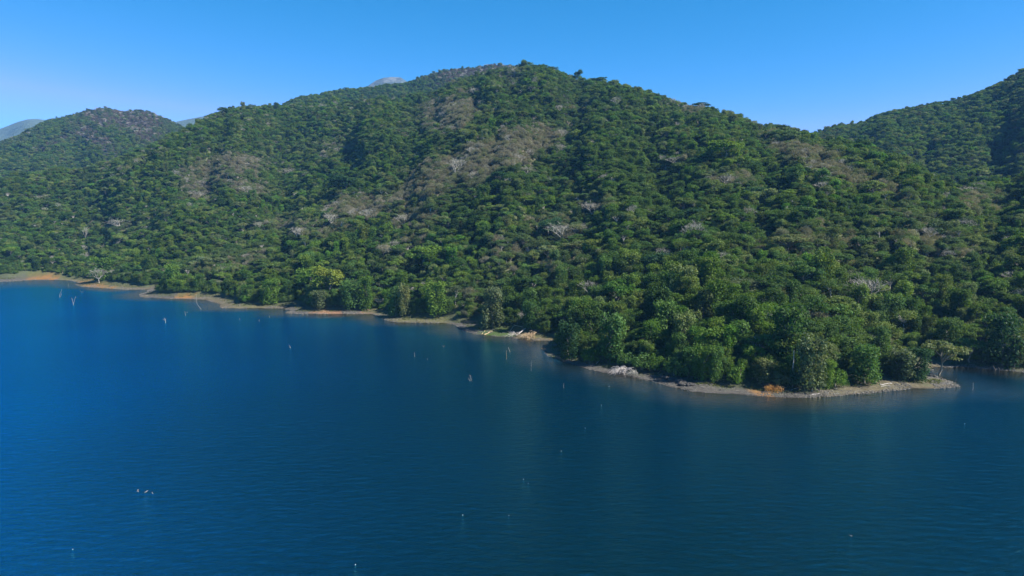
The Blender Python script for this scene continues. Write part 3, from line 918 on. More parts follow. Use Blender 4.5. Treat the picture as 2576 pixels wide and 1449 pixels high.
BARE = [
    (1322, 447, 412, 54, 'bare1', 'white fan-shaped leafless tree at the brown patch edge beside the dark flat crown'),
    (1146, 452, 392, 48, 'bare0', 'tall beige leafless tree standing in the brown patch'),
    (1413, 612, 552, 92, 'bare1', 'biggest grey leafless crown on the middle slope'),
    (1489, 548, 500, 66, 'bare1', 'feathery grey leafless tree above the biggest leafless crown'),
    (1698, 424, 392, 46, 'bare0', 'white leafless tree in the shaded upper slope'),
    (1012, 572, 535, 62, 'bare2', 'grey brushy leafless tree below the brown patch'),
    (929, 560, 520, 45, 'bare0', 'round leafless tree, one of a beige pair, nearer the brown patch'),
    (892, 555, 520, 36, 'bare2', 'round leafless tree, one of a beige pair, farther from the brown patch'),
    (1256, 238, 212, 26, 'bare2', 'small pale leafless tree just under the summit'),
    (1336, 238, 215, 20, 'bare0', 'short white leafless tree under the summit crest'),
    (1551, 272, 240, 30, 'bare0', 'leafless tree on the crest slope below the flat-topped tree'),
    (1405, 285, 262, 32, 'bare2', 'beige leafless tree on the upper slope below the summit'),
    (1332, 400, 372, 28, 'bare2', 'white leafless tree at the upper end of the brown patch'),
    (1411, 390, 360, 28, 'bare0', 'leafless tree right of the brown patch with a dark crown beside it'),
    (723, 448, 420, 52, 'bare1', 'white fan-shaped leafless tree on the far middle slope'),
    (513, 478, 450, 38, 'bare1', 'leafless tree with upswept white limbs on the far slope'),
    (490, 505, 478, 50, 'bare2', 'low brownish leafless tree under the upswept white one'),
    (617, 492, 466, 50, 'bare2', 'pale leafless tree right of the upswept white one'),
    (835, 572, 530, 52, 'bare1', 'white umbrella-shaped leafless tree above the middle shore'),
    (215, 606, 572, 22, 'bare2', 'small white leafless tree on the far lower slope'),
    (300, 576, 550, 48, 'bare1', 'spreading grey leafless tree above the far bay'),
    (650, 580, 556, 34, 'bare2', 'small round grey leafless tree on the far slope'),
    (760, 606, 570, 40, 'bare0', 'leafless tree with a split white trunk above the yellow tree'),
    (1824, 470, 434, 52, 'bare1', 'white fan-shaped leafless tree on the upper slope below the palest green tree'),
    (2072, 488, 455, 46, 'bare0', 'white leafless tree in the dry belt near the falling crest'),
    (2024, 412, 392, 32, 'bare2', 'lilac-grey leafless tree near the falling crest'),
    (2430, 492, 468, 52, 'bare1', 'grey leafless tree at the edge of the farther dark hill'),
    (2424, 582, 550, 46, 'bare1', 'grey brushy leafless tree on the slope above the inlet'),
    (2379, 622, 592, 38, 'bare0', 'leafless tree with a white forked trunk above the inlet'),
    (2540, 628, 596, 42, 'bare2', 'pale leafless tree high above the two black stumps'),
    (2191, 872, 840, 32, 'bare2', 'small leafless tree above the start of the stony point'),
    (2466, 868, 832, 24, 'bare2', 'drooping leafless tree above the inlet'),
    (1482, 748, 700, 52, 'bare0', 'dark-sided leafless tree above the silver fallen tree'),
    (1342, 735, 692, 32, 'bare0', 'thin leafless tree above the tangle of fallen branches'),
    (250, 712, 672, 34, 'bare1', 'leaning leafless branches at the edge of the far bay'),
]
for (u, v, vt, w, k, lab) in BARE:
    place(u, v, vt, w, k, (1, 1, 1), lab, name='bare_tree', group='leafless trees on the slope')

# ------------------------------------------------------------------ all other trees, on a jittered grid over the slopes


def jitter_grid(x0, x1, y0, y1, step, g):
    xs = np.arange(x0, x1, step); ys = np.arange(y0, y1, step)
    a, b = np.meshgrid(xs, ys)
    a = a + (g.random(a.shape) - 0.5) * step * 0.95
    b = b + (g.random(b.shape) - 0.5) * step * 0.95
    return a.ravel(), b.ravel()


g = np.random.default_rng(5)
gx, gy = jitter_grid(-1300, 900, 180, 1350, 5.5, g)
phi = np.arctan2(gx, gy); rr = np.hypot(gx, gy)
keep = (phi > az_of(-420)) & (phi < az_of(3000)) & (rr < np.interp(phi, RIDGE_A[0], RIDGE_A[2]) + 60)
gx, gy, phi, rr = gx[keep], gy[keep], phi[keep], rr[keep]
s = shore_dist(gx, gy)
wb = np.interp(phi, BU, BW)
keep = s > wb * 0.97 + 1.8 + 1.4 * g.random(len(s))
gx, gy, phi, rr, s, wb = [a[keep] for a in (gx, gy, phi, rr, s, wb)]
gz = H_A(gx, gy, s)
# leave room around the trees already placed
tx = np.array([t['x'] for t in TREES]); ty = np.array([t['y'] for t in TREES]); trd = np.array([t['r'] for t in TREES])
ok = np.ones(len(gx), bool)
for x_, y_, r_ in zip(tx, ty, trd):
    ok &= np.hypot(gx - x_, gy - y_) > r_ * 0.72
gx, gy, gz, phi, rr, s, wb = [a[ok] for a in (gx, gy, gz, phi, rr, s, wb)]
# nothing stands right in front of the leafless trees and bare trunks that show clear of the foliage
POLES = [(1992, 968), (1796, 842), (1918, 905), (1854, 912), (1634, 812)]
CLEAR = [(t['x'], t['y'], t['r'] * 0.75, 11.0) for t in TREES if t['name'] == 'bare_tree'] + [hit_A(u_, v_)[:2] + (2.4, 16.0) for u_, v_ in POLES]


def in_front(x, y, cx, cy_, lat, dep):
    r0 = math.hypot(cx, cy_); ex, ey = cx / r0, cy_ / r0
    al = r0 - (x * ex + y * ey); la = np.abs(x * ey - y * ex)
    return (al > -2.0) & (al < dep) & (la < lat)


ok = np.ones(len(gx), bool)
for cc in CLEAR:
    ok &= ~in_front(gx, gy, *cc)
ok &= ~((s - wb > 9) & (s - wb < 70) & (rr < 380) & (phi > az_of(1130)) & (phi < az_of(2420)) & (g.random(len(gx)) < 0.24))     # taller stand with hollows by the near shore
gx, gy, gz, phi, rr, s, wb = [a[ok] for a in (gx, gy, gz, phi, rr, s, wb)]
n = len(gx)
dry = dryness(gx, gy, gz)
gu, gv = project(gx, gy, gz)
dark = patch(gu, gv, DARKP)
inland = s - wb
rnd = g.random(n)
kind = np.empty(n, int)
dm = g.choice([KI[f'dome{i}'] for i in range(6)], n)
um = g.choice([KI[f'umbrella{i}'] for i in range(4)], n)
dr = g.choice([KI['draped0'], KI['draped1'], KI['draped2']], n)
shb = g.choice([KI['shrub0'], KI['shrub1']], n)
spz = g.choice([KI['sparse0'], KI['sparse1']], n)
dry_k = g.choice([KI['dry0'], KI['dry1']], n)
bare_k = g.choice([KI['bare0'], KI['bare1'], KI['bare2']], n)
kind = np.where(rnd < 0.34, dm, np.where(rnd < 0.62, um, np.where(rnd < 0.82, dr, np.where(rnd < 0.92, spz, shb))))
kind = np.where((inland < 7) & (rnd < 0.85), np.where(rnd < 0.42, dr, shb), kind)
r2 = g.random(n)
low_zone = (gu > 1130) & (gu < 2420) & (inland < 60) & (rr < 380)
kind = np.where(low_zone & (rnd < 0.5), dr, kind)
kind = np.where((dry > 0.28) & (r2 < 0.5), np.where(r2 < 0.30, spz, um), kind)
pd = sstep(0.18, 1.0, dry) * 0.82
kind = np.where(r2 > 1 - pd, np.where(g.random(n) < 0.17, bare_k, dry_k), kind)
kind = np.where((r2 < 0.010), bare_k, kind)
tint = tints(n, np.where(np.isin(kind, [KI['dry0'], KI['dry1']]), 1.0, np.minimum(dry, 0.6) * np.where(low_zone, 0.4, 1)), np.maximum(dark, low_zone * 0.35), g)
big = fbm(gx / 18, gy / 18, 2, 33)
size = (0.47 + 0.46 * g.random(n)) * (0.78 + 0.44 * big)
size = np.where(g.random(n) < 0.12, size * 1.4, size)
size = np.where(dry > 0.6, size * 0.78, size)
size = np.where(low_zone & (inland > 5), size * 1.36, size)
hs_ = size * (0.85 + 0.3 * g.random(n))
rot = g.random(n) * 6.2832

# the ones that show largest become trees of their own
app = size / rr
inframe = (gu > -10) & (gu < 2586) & (gv < 1449)
front = np.where((inland < 45), 1.0, 0.86)
Rn = np.array([SPEC[KINDS[k]]['R'] for k in kind])
score = np.where(inframe, app * front * Rn, 0)
N_IND = 288 - len([t for t in TREES if t['name'] != 'bare_tree'])
sel = np.argsort(-score)[:N_IND]
for kn in KINDS:
    if kn not in [t['kind'] for t in TREES] and not np.any(kind[sel] == KI[kn]):
        sel = np.append(sel, int(np.argmax(np.where(kind == KI[kn], score, -1))))
mask = np.zeros(n, bool); mask[sel] = True

ORD = ['first', 'second', 'third', 'fourth', 'fifth', 'sixth', 'seventh', 'eighth', 'ninth', 'tenth', 'eleventh', 'twelfth', 'thirteenth', 'fourteenth', 'fifteenth', 'sixteenth', 'seventeenth', 'eighteenth', 'nineteenth', 'twentieth', 'twenty-first', 'twenty-second', 'twenty-third', 'twenty-fourth', 'twenty-fifth']
SEG = [(-10, 560, 'the far tan spits'), (560, 950, 'the orange bank'), (950, 1150, 'the grassy landing'), (1150, 1400, 'the fallen branch tangle'), (1400, 1530, 'the shaded gravel corner'), (1530, 1650, 'the silver fallen tree'),
       (1650, 1770, 'the black ledge'), (1770, 1880, 'the middle gravel'), (1880, 1970, 'the orange bush'), (1970, 2070, 'the white trunk'), (2070, 2180, 'the pale stones'),
       (2180, 2300, 'the stony point'), (2300, 2420, 'the stony tip'), (2420, 2600, 'the little inlet')]
SHAPE = {'dome': ('round', 'tree'), 'umbrella': ('flat-crowned', 'tree'), 'draped': ('vine-hung', 'tree'), 'shrub': ('low', 'bush'), 'sparse': ('thin-leaved', 'tree'), 'dry': ('twiggy', 'tree'), 'bare': ('leafless', 'tree')}


def colour_word(c):
    r, g_, b = c
    if r > 0.95 * g_: return 'brown'
    if g_ > 0.11 and r < 0.62 * g_: return 'light green'
    if r > 0.72 * g_: return 'olive'
    if g_ < 0.062: return 'dark green'
    if b > 0.47 * g_: return 'grey-green'
    return 'green'


buckets = {}
for i in sel:
    seg = next((q for q in range(len(SEG)) if SEG[q][0] <= gu[i] < SEG[q][1]), len(SEG) - 1)
    row = int(min(max(inland[i], 0) // 7.0, 11))
    buckets.setdefault((seg, row), []).append(i)
for (seg, row), idx in buckets.items():
    idx.sort(key=lambda i: gu[i])
    for q, i in enumerate(idx):
        kn = KINDS[kind[i]]
        sh, noun = SHAPE[kn.rstrip('0123456789')]
        rowp = 'in front row' if row == 0 else f'in {ORD[row]} row'
        labl = f"{sh} {colour_word(tint[i])} {noun}, {ORD[q]} from left {rowp} above {SEG[seg][2]}"
        TREES.append(dict(kind=kn, x=gx[i], y=gy[i], z=gz[i], sx=size[i], sz=hs_[i], rot=rot[i], tint=tuple(tint[i]),
                          name='shrub' if noun == 'bush' else ('bare_tree' if kn.startswith('bare') else 'tree'), label=labl, group=None, r=size[i] * 4))

# build one of each kind, then copy it
first = {}
for t in TREES:
    kn = t['kind']; sp = SPEC[kn]
    e = bpy.data.objects.new(t['name'], None)
    col.objects.link(e)
    e.empty_display_size = 0.5
    e.location = (t['x'], t['y'], t['z'] - 0.25)
    e.rotation_euler = (random.gauss(0, 0.05), random.gauss(0, 0.05), t['rot'])
    e.scale = (t['sx'] * random.uniform(0.88, 1.14), t['sx'] * random.uniform(0.88, 1.14), t['sz'])
    nm = t['name']
    tag(e, t['label'], {'shrub': 'bush', 'tree': 'tree', 'bare_tree': 'bare tree'}[nm],
        t['group'] or {'shrub': 'bushes along the wooded shore', 'tree': 'trees of the wooded slope', 'bare_tree': 'leafless trees on the slope'}[nm])
    if kn not in first:
        cr = bpy.data.objects.new("crown" if nm != 'shrub' else "foliage", sp['crown']); tr = bpy.data.objects.new("trunk", sp['trunk'])
        first[kn] = (cr, tr)
    else:
        cr, tr = first[kn][0].copy(), first[kn][1].copy()
    cr.name = "crown" if nm != 'shrub' else "foliage"
    tr.name = "trunk" if nm != 'shrub' else "stems"
    for o in (cr, tr):
        col.objects.link(o); o.parent = e
    cr["tint"] = [float(t['tint'][0]), float(t['tint'][1]), float(t['tint'][2])]


# ------------------------------------------------------------------ the mass of the forest: one object, nobody could count it
def scatter(name, P, kidx, rz, sc, tn, kinds):
    attrs = {"spec": ('POINT', 'INT', kidx.astype(np.int32)), "turn": ('POINT', 'FLOAT_VECTOR', np.stack([np.random.default_rng(1).normal(size=len(rz)) * 0.09, np.random.default_rng(2).normal(size=len(rz)) * 0.09, rz], -1).astype(np.float32)),
             "size": ('POINT', 'FLOAT_VECTOR', sc.astype(np.float32)), "tint": ('POINT', 'FLOAT_VECTOR', tn.astype(np.float32))}
    me = bpy.data.meshes.new(name)
    me.vertices.add(len(P)); me.vertices.foreach_set("co", P.astype(np.float32).ravel())
    for k, (dom, typ, data) in attrs.items():
        at = me.attributes.new(k, typ, dom)
        at.data.foreach_set('vector' if typ == 'FLOAT_VECTOR' else 'value', data.ravel())
    o = link(name, me)
    ng = bpy.data.node_groups.new(name, 'GeometryNodeTree')
    ng.interface.new_socket("Geometry", in_out='INPUT', socket_type='NodeSocketGeometry')
    ng.interface.new_socket("Geometry", in_out='OUTPUT', socket_type='NodeSocketGeometry')
    N, L = ng.nodes, ng.links
    gi = N.new("NodeGroupInput"); go = N.new("NodeGroupOutput"); jo = N.new("GeometryNodeJoinGeometry")

    def named(nm, typ):
        q = N.new("GeometryNodeInputNamedAttribute"); q.data_type = typ; q.inputs[0].default_value = nm
        return q.outputs[0]
    a_spec = named("spec", 'INT'); a_turn = named("turn", 'FLOAT_VECTOR'); a_size = named("size", 'FLOAT_VECTOR')
    for k in kinds:
        if not np.any(kidx == KI[k]): continue
        cmpn = N.new("FunctionNodeCompare"); cmpn.data_type = 'INT'; cmpn.operation = 'EQUAL'
        L.new(a_spec, cmpn.inputs[2]); cmpn.inputs[3].default_value = KI[k]
        ip = N.new("GeometryNodeInstanceOnPoints")
        L.new(gi.outputs[0], ip.inputs["Points"]); L.new(cmpn.outputs[0], ip.inputs["Selection"])
        L.new(a_turn, ip.inputs["Rotation"]); L.new(a_size, ip.inputs["Scale"])
        j2 = N.new("GeometryNodeJoinGeometry")
        for ob in first[k]:
            oi = N.new("GeometryNodeObjectInfo"); oi.transform_space = 'ORIGINAL'; oi.inputs["Object"].default_value = ob
            L.new(oi.outputs["Geometry"], j2.inputs[0])
        L.new(j2.outputs[0], ip.inputs["Instance"])
        L.new(ip.outputs[0], jo.inputs[0])
    L.new(jo.outputs[0], go.inputs[0])
    md = o.modifiers.new("scatter", 'NODES'); md.node_group = ng
    return o


PP, KK, RZ, SC, TT = [], [], [], [], []


def push(x, y, z, k, rz, sx_, sz_, tn):
    PP.append(np.stack([x, y, z], -1)); KK.append(k); RZ.append(rz); SC.append(np.stack([sx_ * g.uniform(0.82, 1.22, len(x)), sx_ * g.uniform(0.82, 1.22, len(x)), sz_], -1)); TT.append(tn)


m = ~mask
push(gx[m], gy[m], gz[m] - 0.3, kind[m], rot[m], size[m], hs_[m], tint[m])

# undergrowth between the trunks of the main hill
ux, uy = jitter_grid(-1300, 900, 180, 1350, 5.0, g)
uphi = np.arctan2(ux, uy); urr = np.hypot(ux, uy)
k_ = (uphi > az_of(-300)) & (uphi < az_of(2900)) & (urr < np.interp(uphi, RIDGE_A[0], RIDGE_A[2]) + 30)
ux, uy, uphi, urr = ux[k_], uy[k_], uphi[k_], urr[k_]
us = shore_dist(ux, uy); uw = np.interp(uphi, BU, BW)
k_ = us > uw * 0.95 + 1.5
ux, uy, us = ux[k_], uy[k_], us[k_]
uz = H_A(ux, uy, us)
ud = dryness(ux, uy, uz); uu, uv = project(ux, uy, uz)
un = len(ux)
usz = 0.7 + 0.55 * g.random(un)
udark = patch(uu, uv, DARKP)
udry = g.random(un) < sstep(0.22, 0.95, ud) * 0.9
uk = np.where(udry, g.choice([KI['dry0'], KI['dry1']], un), g.choice([KI['shrub0'], KI['shrub1']], un))
usz = np.where(udry, usz * 0.85, usz)
push(ux, uy, uz - 0.3, uk, g.random(un) * 6.28, usz, usz, tints(un, np.where(udry, 1.0, np.minimum(ud, 0.6)), udark, g) * 0.9)


fi = np.random.default_rng(909)
seg_a0 = np.array(POLY[:-1]); seg_b0 = np.array(POLY[1:]); sl0 = np.linalg.norm(seg_b0 - seg_a0, axis=1)
w0 = sl0 * (np.arange(len(sl0)) >= 2) * (np.arange(len(sl0)) < len(sl0) - 3); w0 = w0 / w0.sum()
ii = fi.choice(len(sl0), 5200, p=w0); t0 = fi.random((5200, 1))
fp = seg_a0[ii] * (1 - t0) + seg_b0[ii] * t0
fd = (seg_b0 - seg_a0)[ii] / sl0[ii][:, None]
fw = np.interp(np.arctan2(fp[:, 0], fp[:, 1]), BU, BW)
fp = fp + np.stack([-fd[:, 1], fd[:, 0]], -1) * (fw * 1.0 + 1.4 + 6 * fi.random(5200))[:, None]
fs = shore_dist(fp[:, 0], fp[:, 1]); fw = np.interp(np.arctan2(fp[:, 0], fp[:, 1]), BU, BW)
k_ = (fs > fw * 0.97 + 1.4) & (fs < fw + 9)
fp, fs = fp[k_], fs[k_]; nf_ = len(fp)
fk = np.where(fi.random(nf_) < 0.75, fi.choice([KI['shrub0'], KI['shrub1']], nf_), fi.choice([KI['draped0'], KI['draped1'], KI['draped2']], nf_))
fz = np.where(np.isin(fk, [KI['shrub0'], KI['shrub1']]), 0.45 + 0.55 * fi.random(nf_), 0.35 + 0.25 * fi.random(nf_))
push(fp[:, 0], fp[:, 1], H_A(fp[:, 0], fp[:, 1], fs) - 0.2, fk, fi.random(nf_) * 6.28, fz, fz * (0.9 + 0.4 * fi.random(nf_)), tints(nf_, 0.25 * fi.random(nf_), 0.5 * np.ones(nf_), fi))


def far_trees(hl, u0, u1, r0, r1, step, dryf, scale, gain=1.0):
    a0, a1 = az_of(u0), az_of(u1)
    x0 = min(math.sin(a0) * r1, math.sin(a0) * r0); x1 = max(math.sin(a1) * r1, math.sin(a1) * r0)
    x, y = jitter_grid(x0, x1, r0 * 0.6, r1, step, g)
    p = np.arctan2(x, y); r = np.hypot(x, y)
    k = (p > a0) & (p < a1) & (r > r0) & (r < r1) & (r < np.interp(p, hl.a, hl.d) + 60)
    x, y, r = x[k], y[k], r[k]
    z = hl.H(x, y)
    n_ = len(x)
    d = dryf(x, y, z)
    q = g.random(n_)
    kd = np.where(q < 0.5, g.choice([KI[f'dome{i}'] for i in range(6)], n_), np.where(q < 0.8, g.choice([KI['umbrella0'], KI['umbrella1'], KI['umbrella2']], n_), g.choice([KI['draped0'], KI['draped1']], n_)))
    isd = g.random(n_) < sstep(0.2, 0.9, d) * 0.85
    kd = np.where(isd, np.where(q < 0.9, g.choice([KI['dry0'], KI['dry1']], n_), KI['bare0']), kd)
    sz = (0.7 + 0.5 * g.random(n_)) * scale * (0.8 + 0.4 * fbm(x / 25, y / 25, 2, 35))
    sz = np.where(isd, sz * 0.9, sz)
    push(x, y, z - 0.3, kd, g.random(n_) * 6.28, sz, sz * (0.85 + 0.3 * g.random(n_)), tints(n_, np.where(isd, 1.0, np.minimum(d, 0.6)), np.zeros(n_), g) * np.where(isd[:, None], np.array([0.62, 0.56, 0.68]), 1.0) * gain)


far_trees(HB, 430, 1450, 1300, 1760, 6.8, dry_B, 0.9)
far_trees(HD, -350, 600, 1250, 2100, 7.6, dry_D, 0.95)
far_trees(HC, 1850, 3000, 720, 1340, 6.8, dry_C, 0.92)
forest = scatter("forest", np.concatenate(PP), np.concatenate(KK), np.concatenate(RZ), np.concatenate(SC), np.concatenate(TT), KINDS)
tag(forest, kind="stuff")
print("forest instances", sum(len(a) for a in PP), "individual", len(TREES))


# ------------------------------------------------------------------ dead wood standing in the lake
def px2m(u, v, du, dv):
    x, y = on_water(u, v)
    d = math.hypot(x, y)
    return du * d / FPX, dv * d / FPX


SNAG_N = [0]


def snag(u, v, arms, label, mat=M_SNAG, thick=0.11, ground_z=None):
    thick *= 0.62
    """arms: each a list of picture offsets (du, dv up) from the waterline point; thickness tapers"""
    x, y = on_water(u, v)
    d = math.hypot(x, y)
    k = d / FPX
    paths = []
    for ai, arm in enumerate(arms):
        pts = [np.array([p[0] * k, (p[2] if len(p) > 2 else 0.0), p[1] * k]) for p in arm]
        if ai == 0:
            pts = [np.array([0, 0, -1.0])] + pts
        pp = []
        for a, b in zip(pts[:-1], pts[1:]):
            for t in (0, 0.5):
                pp.append(a * (1 - t) + b * t + np.random.default_rng(len(pp) + ai * 7).normal(size=3) * 0.02)
        pp.append(pts[-1])
        r0 = thick * (1 if ai == 0 else 0.7)
        paths.append((np.array(pp), np.linspace(r0, r0 * 0.45, len(pp))))
    o = bpy.data.objects.new("dead_snag", None); col.objects.link(o); o.location = (x, y, 0)
    for i, pth in enumerate(paths):
        v_, f_ = tubes([pth], 6)
        link("trunk" if i == 0 else "branch", mesh_from("snag wood", v_, f_, 4, [mat], smooth=True), o)
    tag(o, label, "dead tree", "dead tree stumps standing in the lake")
    return o


snag(150.5, 749, [[(0, 0), (0, 6), (2, 11), (5, 15), (5, 18)], [(0.5, 2), (3, 5), (3.5, 8), (2, 11)]], "white dead stem with a looped side branch, in the far water", thick=0.16)
snag(185, 768, [[(0, 0), (-1, 7), (-2, 13), (-3.5, 16)], [(0, 3), (2, 8), (4, 15), (5, 17), (4.7, 18.5)], [(5, 16.5), (7, 18.5)]], "white forked dead tree, the clearest fork in the far water", thick=0.17)
snag(172, 720, [[(0, 0), (0.3, 3), (1.4, 5.5)]], "tiny white dead stick nearest the far bay", thick=0.12)
snag(205, 735, [[(0, 0), (-1.5, 1.0), (-2.5, 3)], [(0, 0.3), (3, 0.3), (4, 1.6)]], "tiny curled dead branch just above the water by the far spit", thick=0.1)
snag(416, 813, [[(0, 0), (1, 4), (0, 7), (-1, 10), (-2, 12)], [(0.2, 7.5), (2.5, 11)], [(-0.5, 6.5), (-3, 8), (-6, 8.7)]], "star-shaped white dead stump with spiky arms", thick=0.2)
snag(467, 795, [[(0, 0), (-0.5, 5), (-1.5, 11)], [(4, 7), (4, 10)]], "short upright grey dead stick beyond the star-shaped stump", thick=0.13)
snag(506, 778, [[(0, 0), (-5, 7), (-9, 13), (-10, 16)], [(-10, 15), (-10, 26), (-9.5, 37)]], "tall thin dead pole with a bent foot near the orange spit", thick=0.14)
snag(603, 805, [[(0, 0), (0, 2), (0.3, 4.5)]], "very small dead stub alone in the water between two spits", thick=0.1)
snag(652, 809, [[(0, 0), (0, 3), (0.5, 6)]], "short dead stub in open water, taller of the pair below the grassy bank", thick=0.13)
snag(678, 799, [[(0, 0), (0, 2.5), (-0.4, 5)]], "short dead stub nearer the grassy bank, smaller of the pair", thick=0.12)
snag(731, 876, [[(0, 0), (-1, 3), (-3.5, 8.5)], [(-0.5, 1), (-2.5, 3)]], "short leaning dead stump alone in open water", thick=0.13)
snag(1043, 898, [[(0, 0), (-0.3, 6), (0.4, 12)]], "upright thin dead stick in mid lake", thick=0.11)
snag(1075, 905, [[(0, 0), (0.4, 4)]], "tiny dead stub beside the upright stick in mid lake", thick=0.08)
snag(1116, 873, [[(0, 0), (-1.6, 1.8), (-2.2, 4.5)], [(0, 0.2), (2, 1.5), (2.3, 4)]], "small V-shaped pair of dead twigs rising from the water", thick=0.07)
snag(1182, 959, [[(0, 0), (1, 7), (0.8, 13), (-0.7, 17)], [(0.2, 1), (-1.5, 4), (-3.4, 6), (-3.7, 9)], [(3.8, 0.5), (4.4, 5), (2.9, 10), (2.3, 15)], [(7, -1.8), (7.6, 0.5)]], "group of slender dead stems with a pale base in mid lake", thick=0.10)
snag(1283, 886, [[(0, 0), (-1.6, 5), (-3.2, 10), (-4.6, 13.5)]], "thick dead post leaning toward the far side near the branch tangle", thick=0.14)
snag(1274, 904, [[(0, 0), (0.5, 5), (0.6, 10)], [(0.6, 9), (-0.3, 17), (0.8, 24)]], "dead post with a long hair-thin tip, near the leaning post", mat=M_TAN, thick=0.10)
snag(1336, 933, [[(0, 0), (0, 6), (0.6, 13)], [(0.6, 12), (0.5, 20), (2, 26)]], "long thin upright dead pole off the small bay", thick=0.09)
snag(1418, 976, [[(0, 0), (-0.4, 5), (0.2, 12)]], "single dead stick nearest the shaded gravel corner", thick=0.10)
snag(2401, 981, [[(0, 0), (1.5, 9), (2.8, 15)], [(2.8, 14.5), (1.3, 19), (2.6, 25)]], "crooked dead pole right at the stony tip", mat=M_BARK, thick=0.12)
snag(2447, 981, [[(0, 0), (0.3, 8), (0, 16)]], "straight grey dead pole standing beyond the stony tip", thick=0.12)
snag(2549, 936, [[(0, 0), (1, 9), (2.4, 18)]], "leaning grey pole at the far bank of the little inlet", mat=M_BARK, thick=0.12)
for (u, v, arms, lab) in [(2503, 932, [[(0, 0), (-2, 5), (-5, 10)], [(0, 1), (3, 4)]], "black stump on the inlet bank, larger of two"), (2514, 932, [[(0, 0), (-1, 4), (-3, 7)], [(0, 1), (2, 3)]], "black stump on the inlet bank, smaller of two")]:
    o = snag(u, v, arms, lab, mat=M_DARKROCK, thick=0.45)
    tag(o, lab, "stump", "black stumps on the inlet bank")

# floating sticks close to the camera, and white net floats


def floating_stick(u, v, pts, label, thick=0.045):
    x, y = on_water(u, v)
    k = math.hypot(x, y) / FPX
    o = bpy.data.objects.new("floating_branch", None); col.objects.link(o); o.location = (x, y, 0)
    for i, arm in enumerate(pts):
        P = np.array([[p[0] * k, p[1] * k * 0.8, 0.03 + p[1] * k * 0.25] for p in arm])
        t = np.linspace(0, 1, 7)
        Q = np.stack([np.interp(t, np.linspace(0, 1, len(P)), P[:, c]) for c in range(3)], -1)
        v_, f_ = tubes([(Q, np.linspace(thick, thick * 0.5, 7) * (1 if i == 0 else 0.7))], 6)
        link("stem" if i == 0 else "twig", mesh_from("stick", v_, f_, 4, [M_SNAG], smooth=True), o)
    tag(o, label, "dead branch", "dead branches poking out of the near water")


floating_stick(348.5, 1238, [[(0, 0), (-3, 4), (-5.5, 9)], [(-5.5, 8.5), (-4.5, 10.5)], [(-3, 3), (-5.5, 3)]], "white dead branch farthest from the bank in the row of three", 0.07)
floating_stick(364, 1239, [[(0, 0), (2, 2.5), (2.4, 5), (4, 8.5)], [(2, 2), (4.5, 3)]], "crooked white dead branch, middle of the row of three", 0.06)
floating_stick(385, 1243, [[(0, 0), (-3, 4), (-5.6, 8)]], "straight white dead branch, end of the row of three nearest mid lake", 0.07)
floating_stick(2143, 1349, [[(0, 0), (-2, 1), (-4, 3)], [(0, 0.5), (1.5, 1.8)]], "small pinkish piece of driftwood alone in the near water", 0.06)


def lathe(profile, sides=12, axis=0):
    V = []; F = []
    for (a, r) in profile:
        for k in range(sides):
            q = 2 * math.pi * k / sides
            V.append((a, r * math.cos(q), r * math.sin(q)))
    n_ = len(profile)
    for i in range(n_ - 1):
        for k in range(sides):
            F.append((i * sides + k, i * sides + (k + 1) % sides, (i + 1) * sides + (k + 1) % sides, (i + 1) * sides + k))
    return np.array(V), np.array(F)


fb_v, fb_f = lathe([(-0.13, 0.0), (-0.125, 0.05), (-0.08, 0.09), (0.02, 0.095), (0.08, 0.07), (0.12, 0.03), (0.13, 0.028)])
fc_v, fc_f = lathe([(0.13, 0.03), (0.132, 0.034), (0.165, 0.034), (0.168, 0.0)])
me_fb = mesh_from("float body", fb_v, fb_f, 4, [M_FLOAT], smooth=True)
me_fc = mesh_from("float cap", fc_v, fc_f, 4, [M_CAPM], smooth=True)
FL = [(1164, 1296, 1.0, "white net float in the near middle water"), (894, 1421, 1.0, "white net float closest to the bottom of the view"), (1317, 1206, 0.9, "white net float below mid lake, between two others"),
      (1412, 1135, 0.9, "white net float in open water off the fallen tree"), (1472, 1077, 0.95, "white net float third out from the shore"), (1513, 1019, 0.9, "white net float second out from the shore"),
      (1532, 972, 1.0, "white net float nearest the silver fallen tree"), (183, 1382, 0.8, "white net float alone at the near side of the lake below the three branches"), (2427, 1066, 1.0, "white net float off the stony tip"),
      (1280, 1297, 0.8, "pale sliver-like float beside the brightest float"), (1329, 1813 * 0.6708, 0.6, "faint small float between the middle ones")]
for i, (u, v, sc_, lab) in enumerate(FL):
    x, y = on_water(u, v)
    o = bpy.data.objects.new("net_float", None); col.objects.link(o); o.location = (x, y, 0.03); o.scale = (sc_ * 0.62,) * 3
    o.rotation_euler = (0.1, -0.35, i * 1.3)
    link("body", me_fb, o); link("cap", me_fc, o)
    tag(o, lab, "float", "white floats dotted over the lake")

# ------------------------------------------------------------------ fallen trees and logs on the beach


def ground_at(u, v):
    x, y, z = hit_A(u, v)
    return np.array([x, y, z])


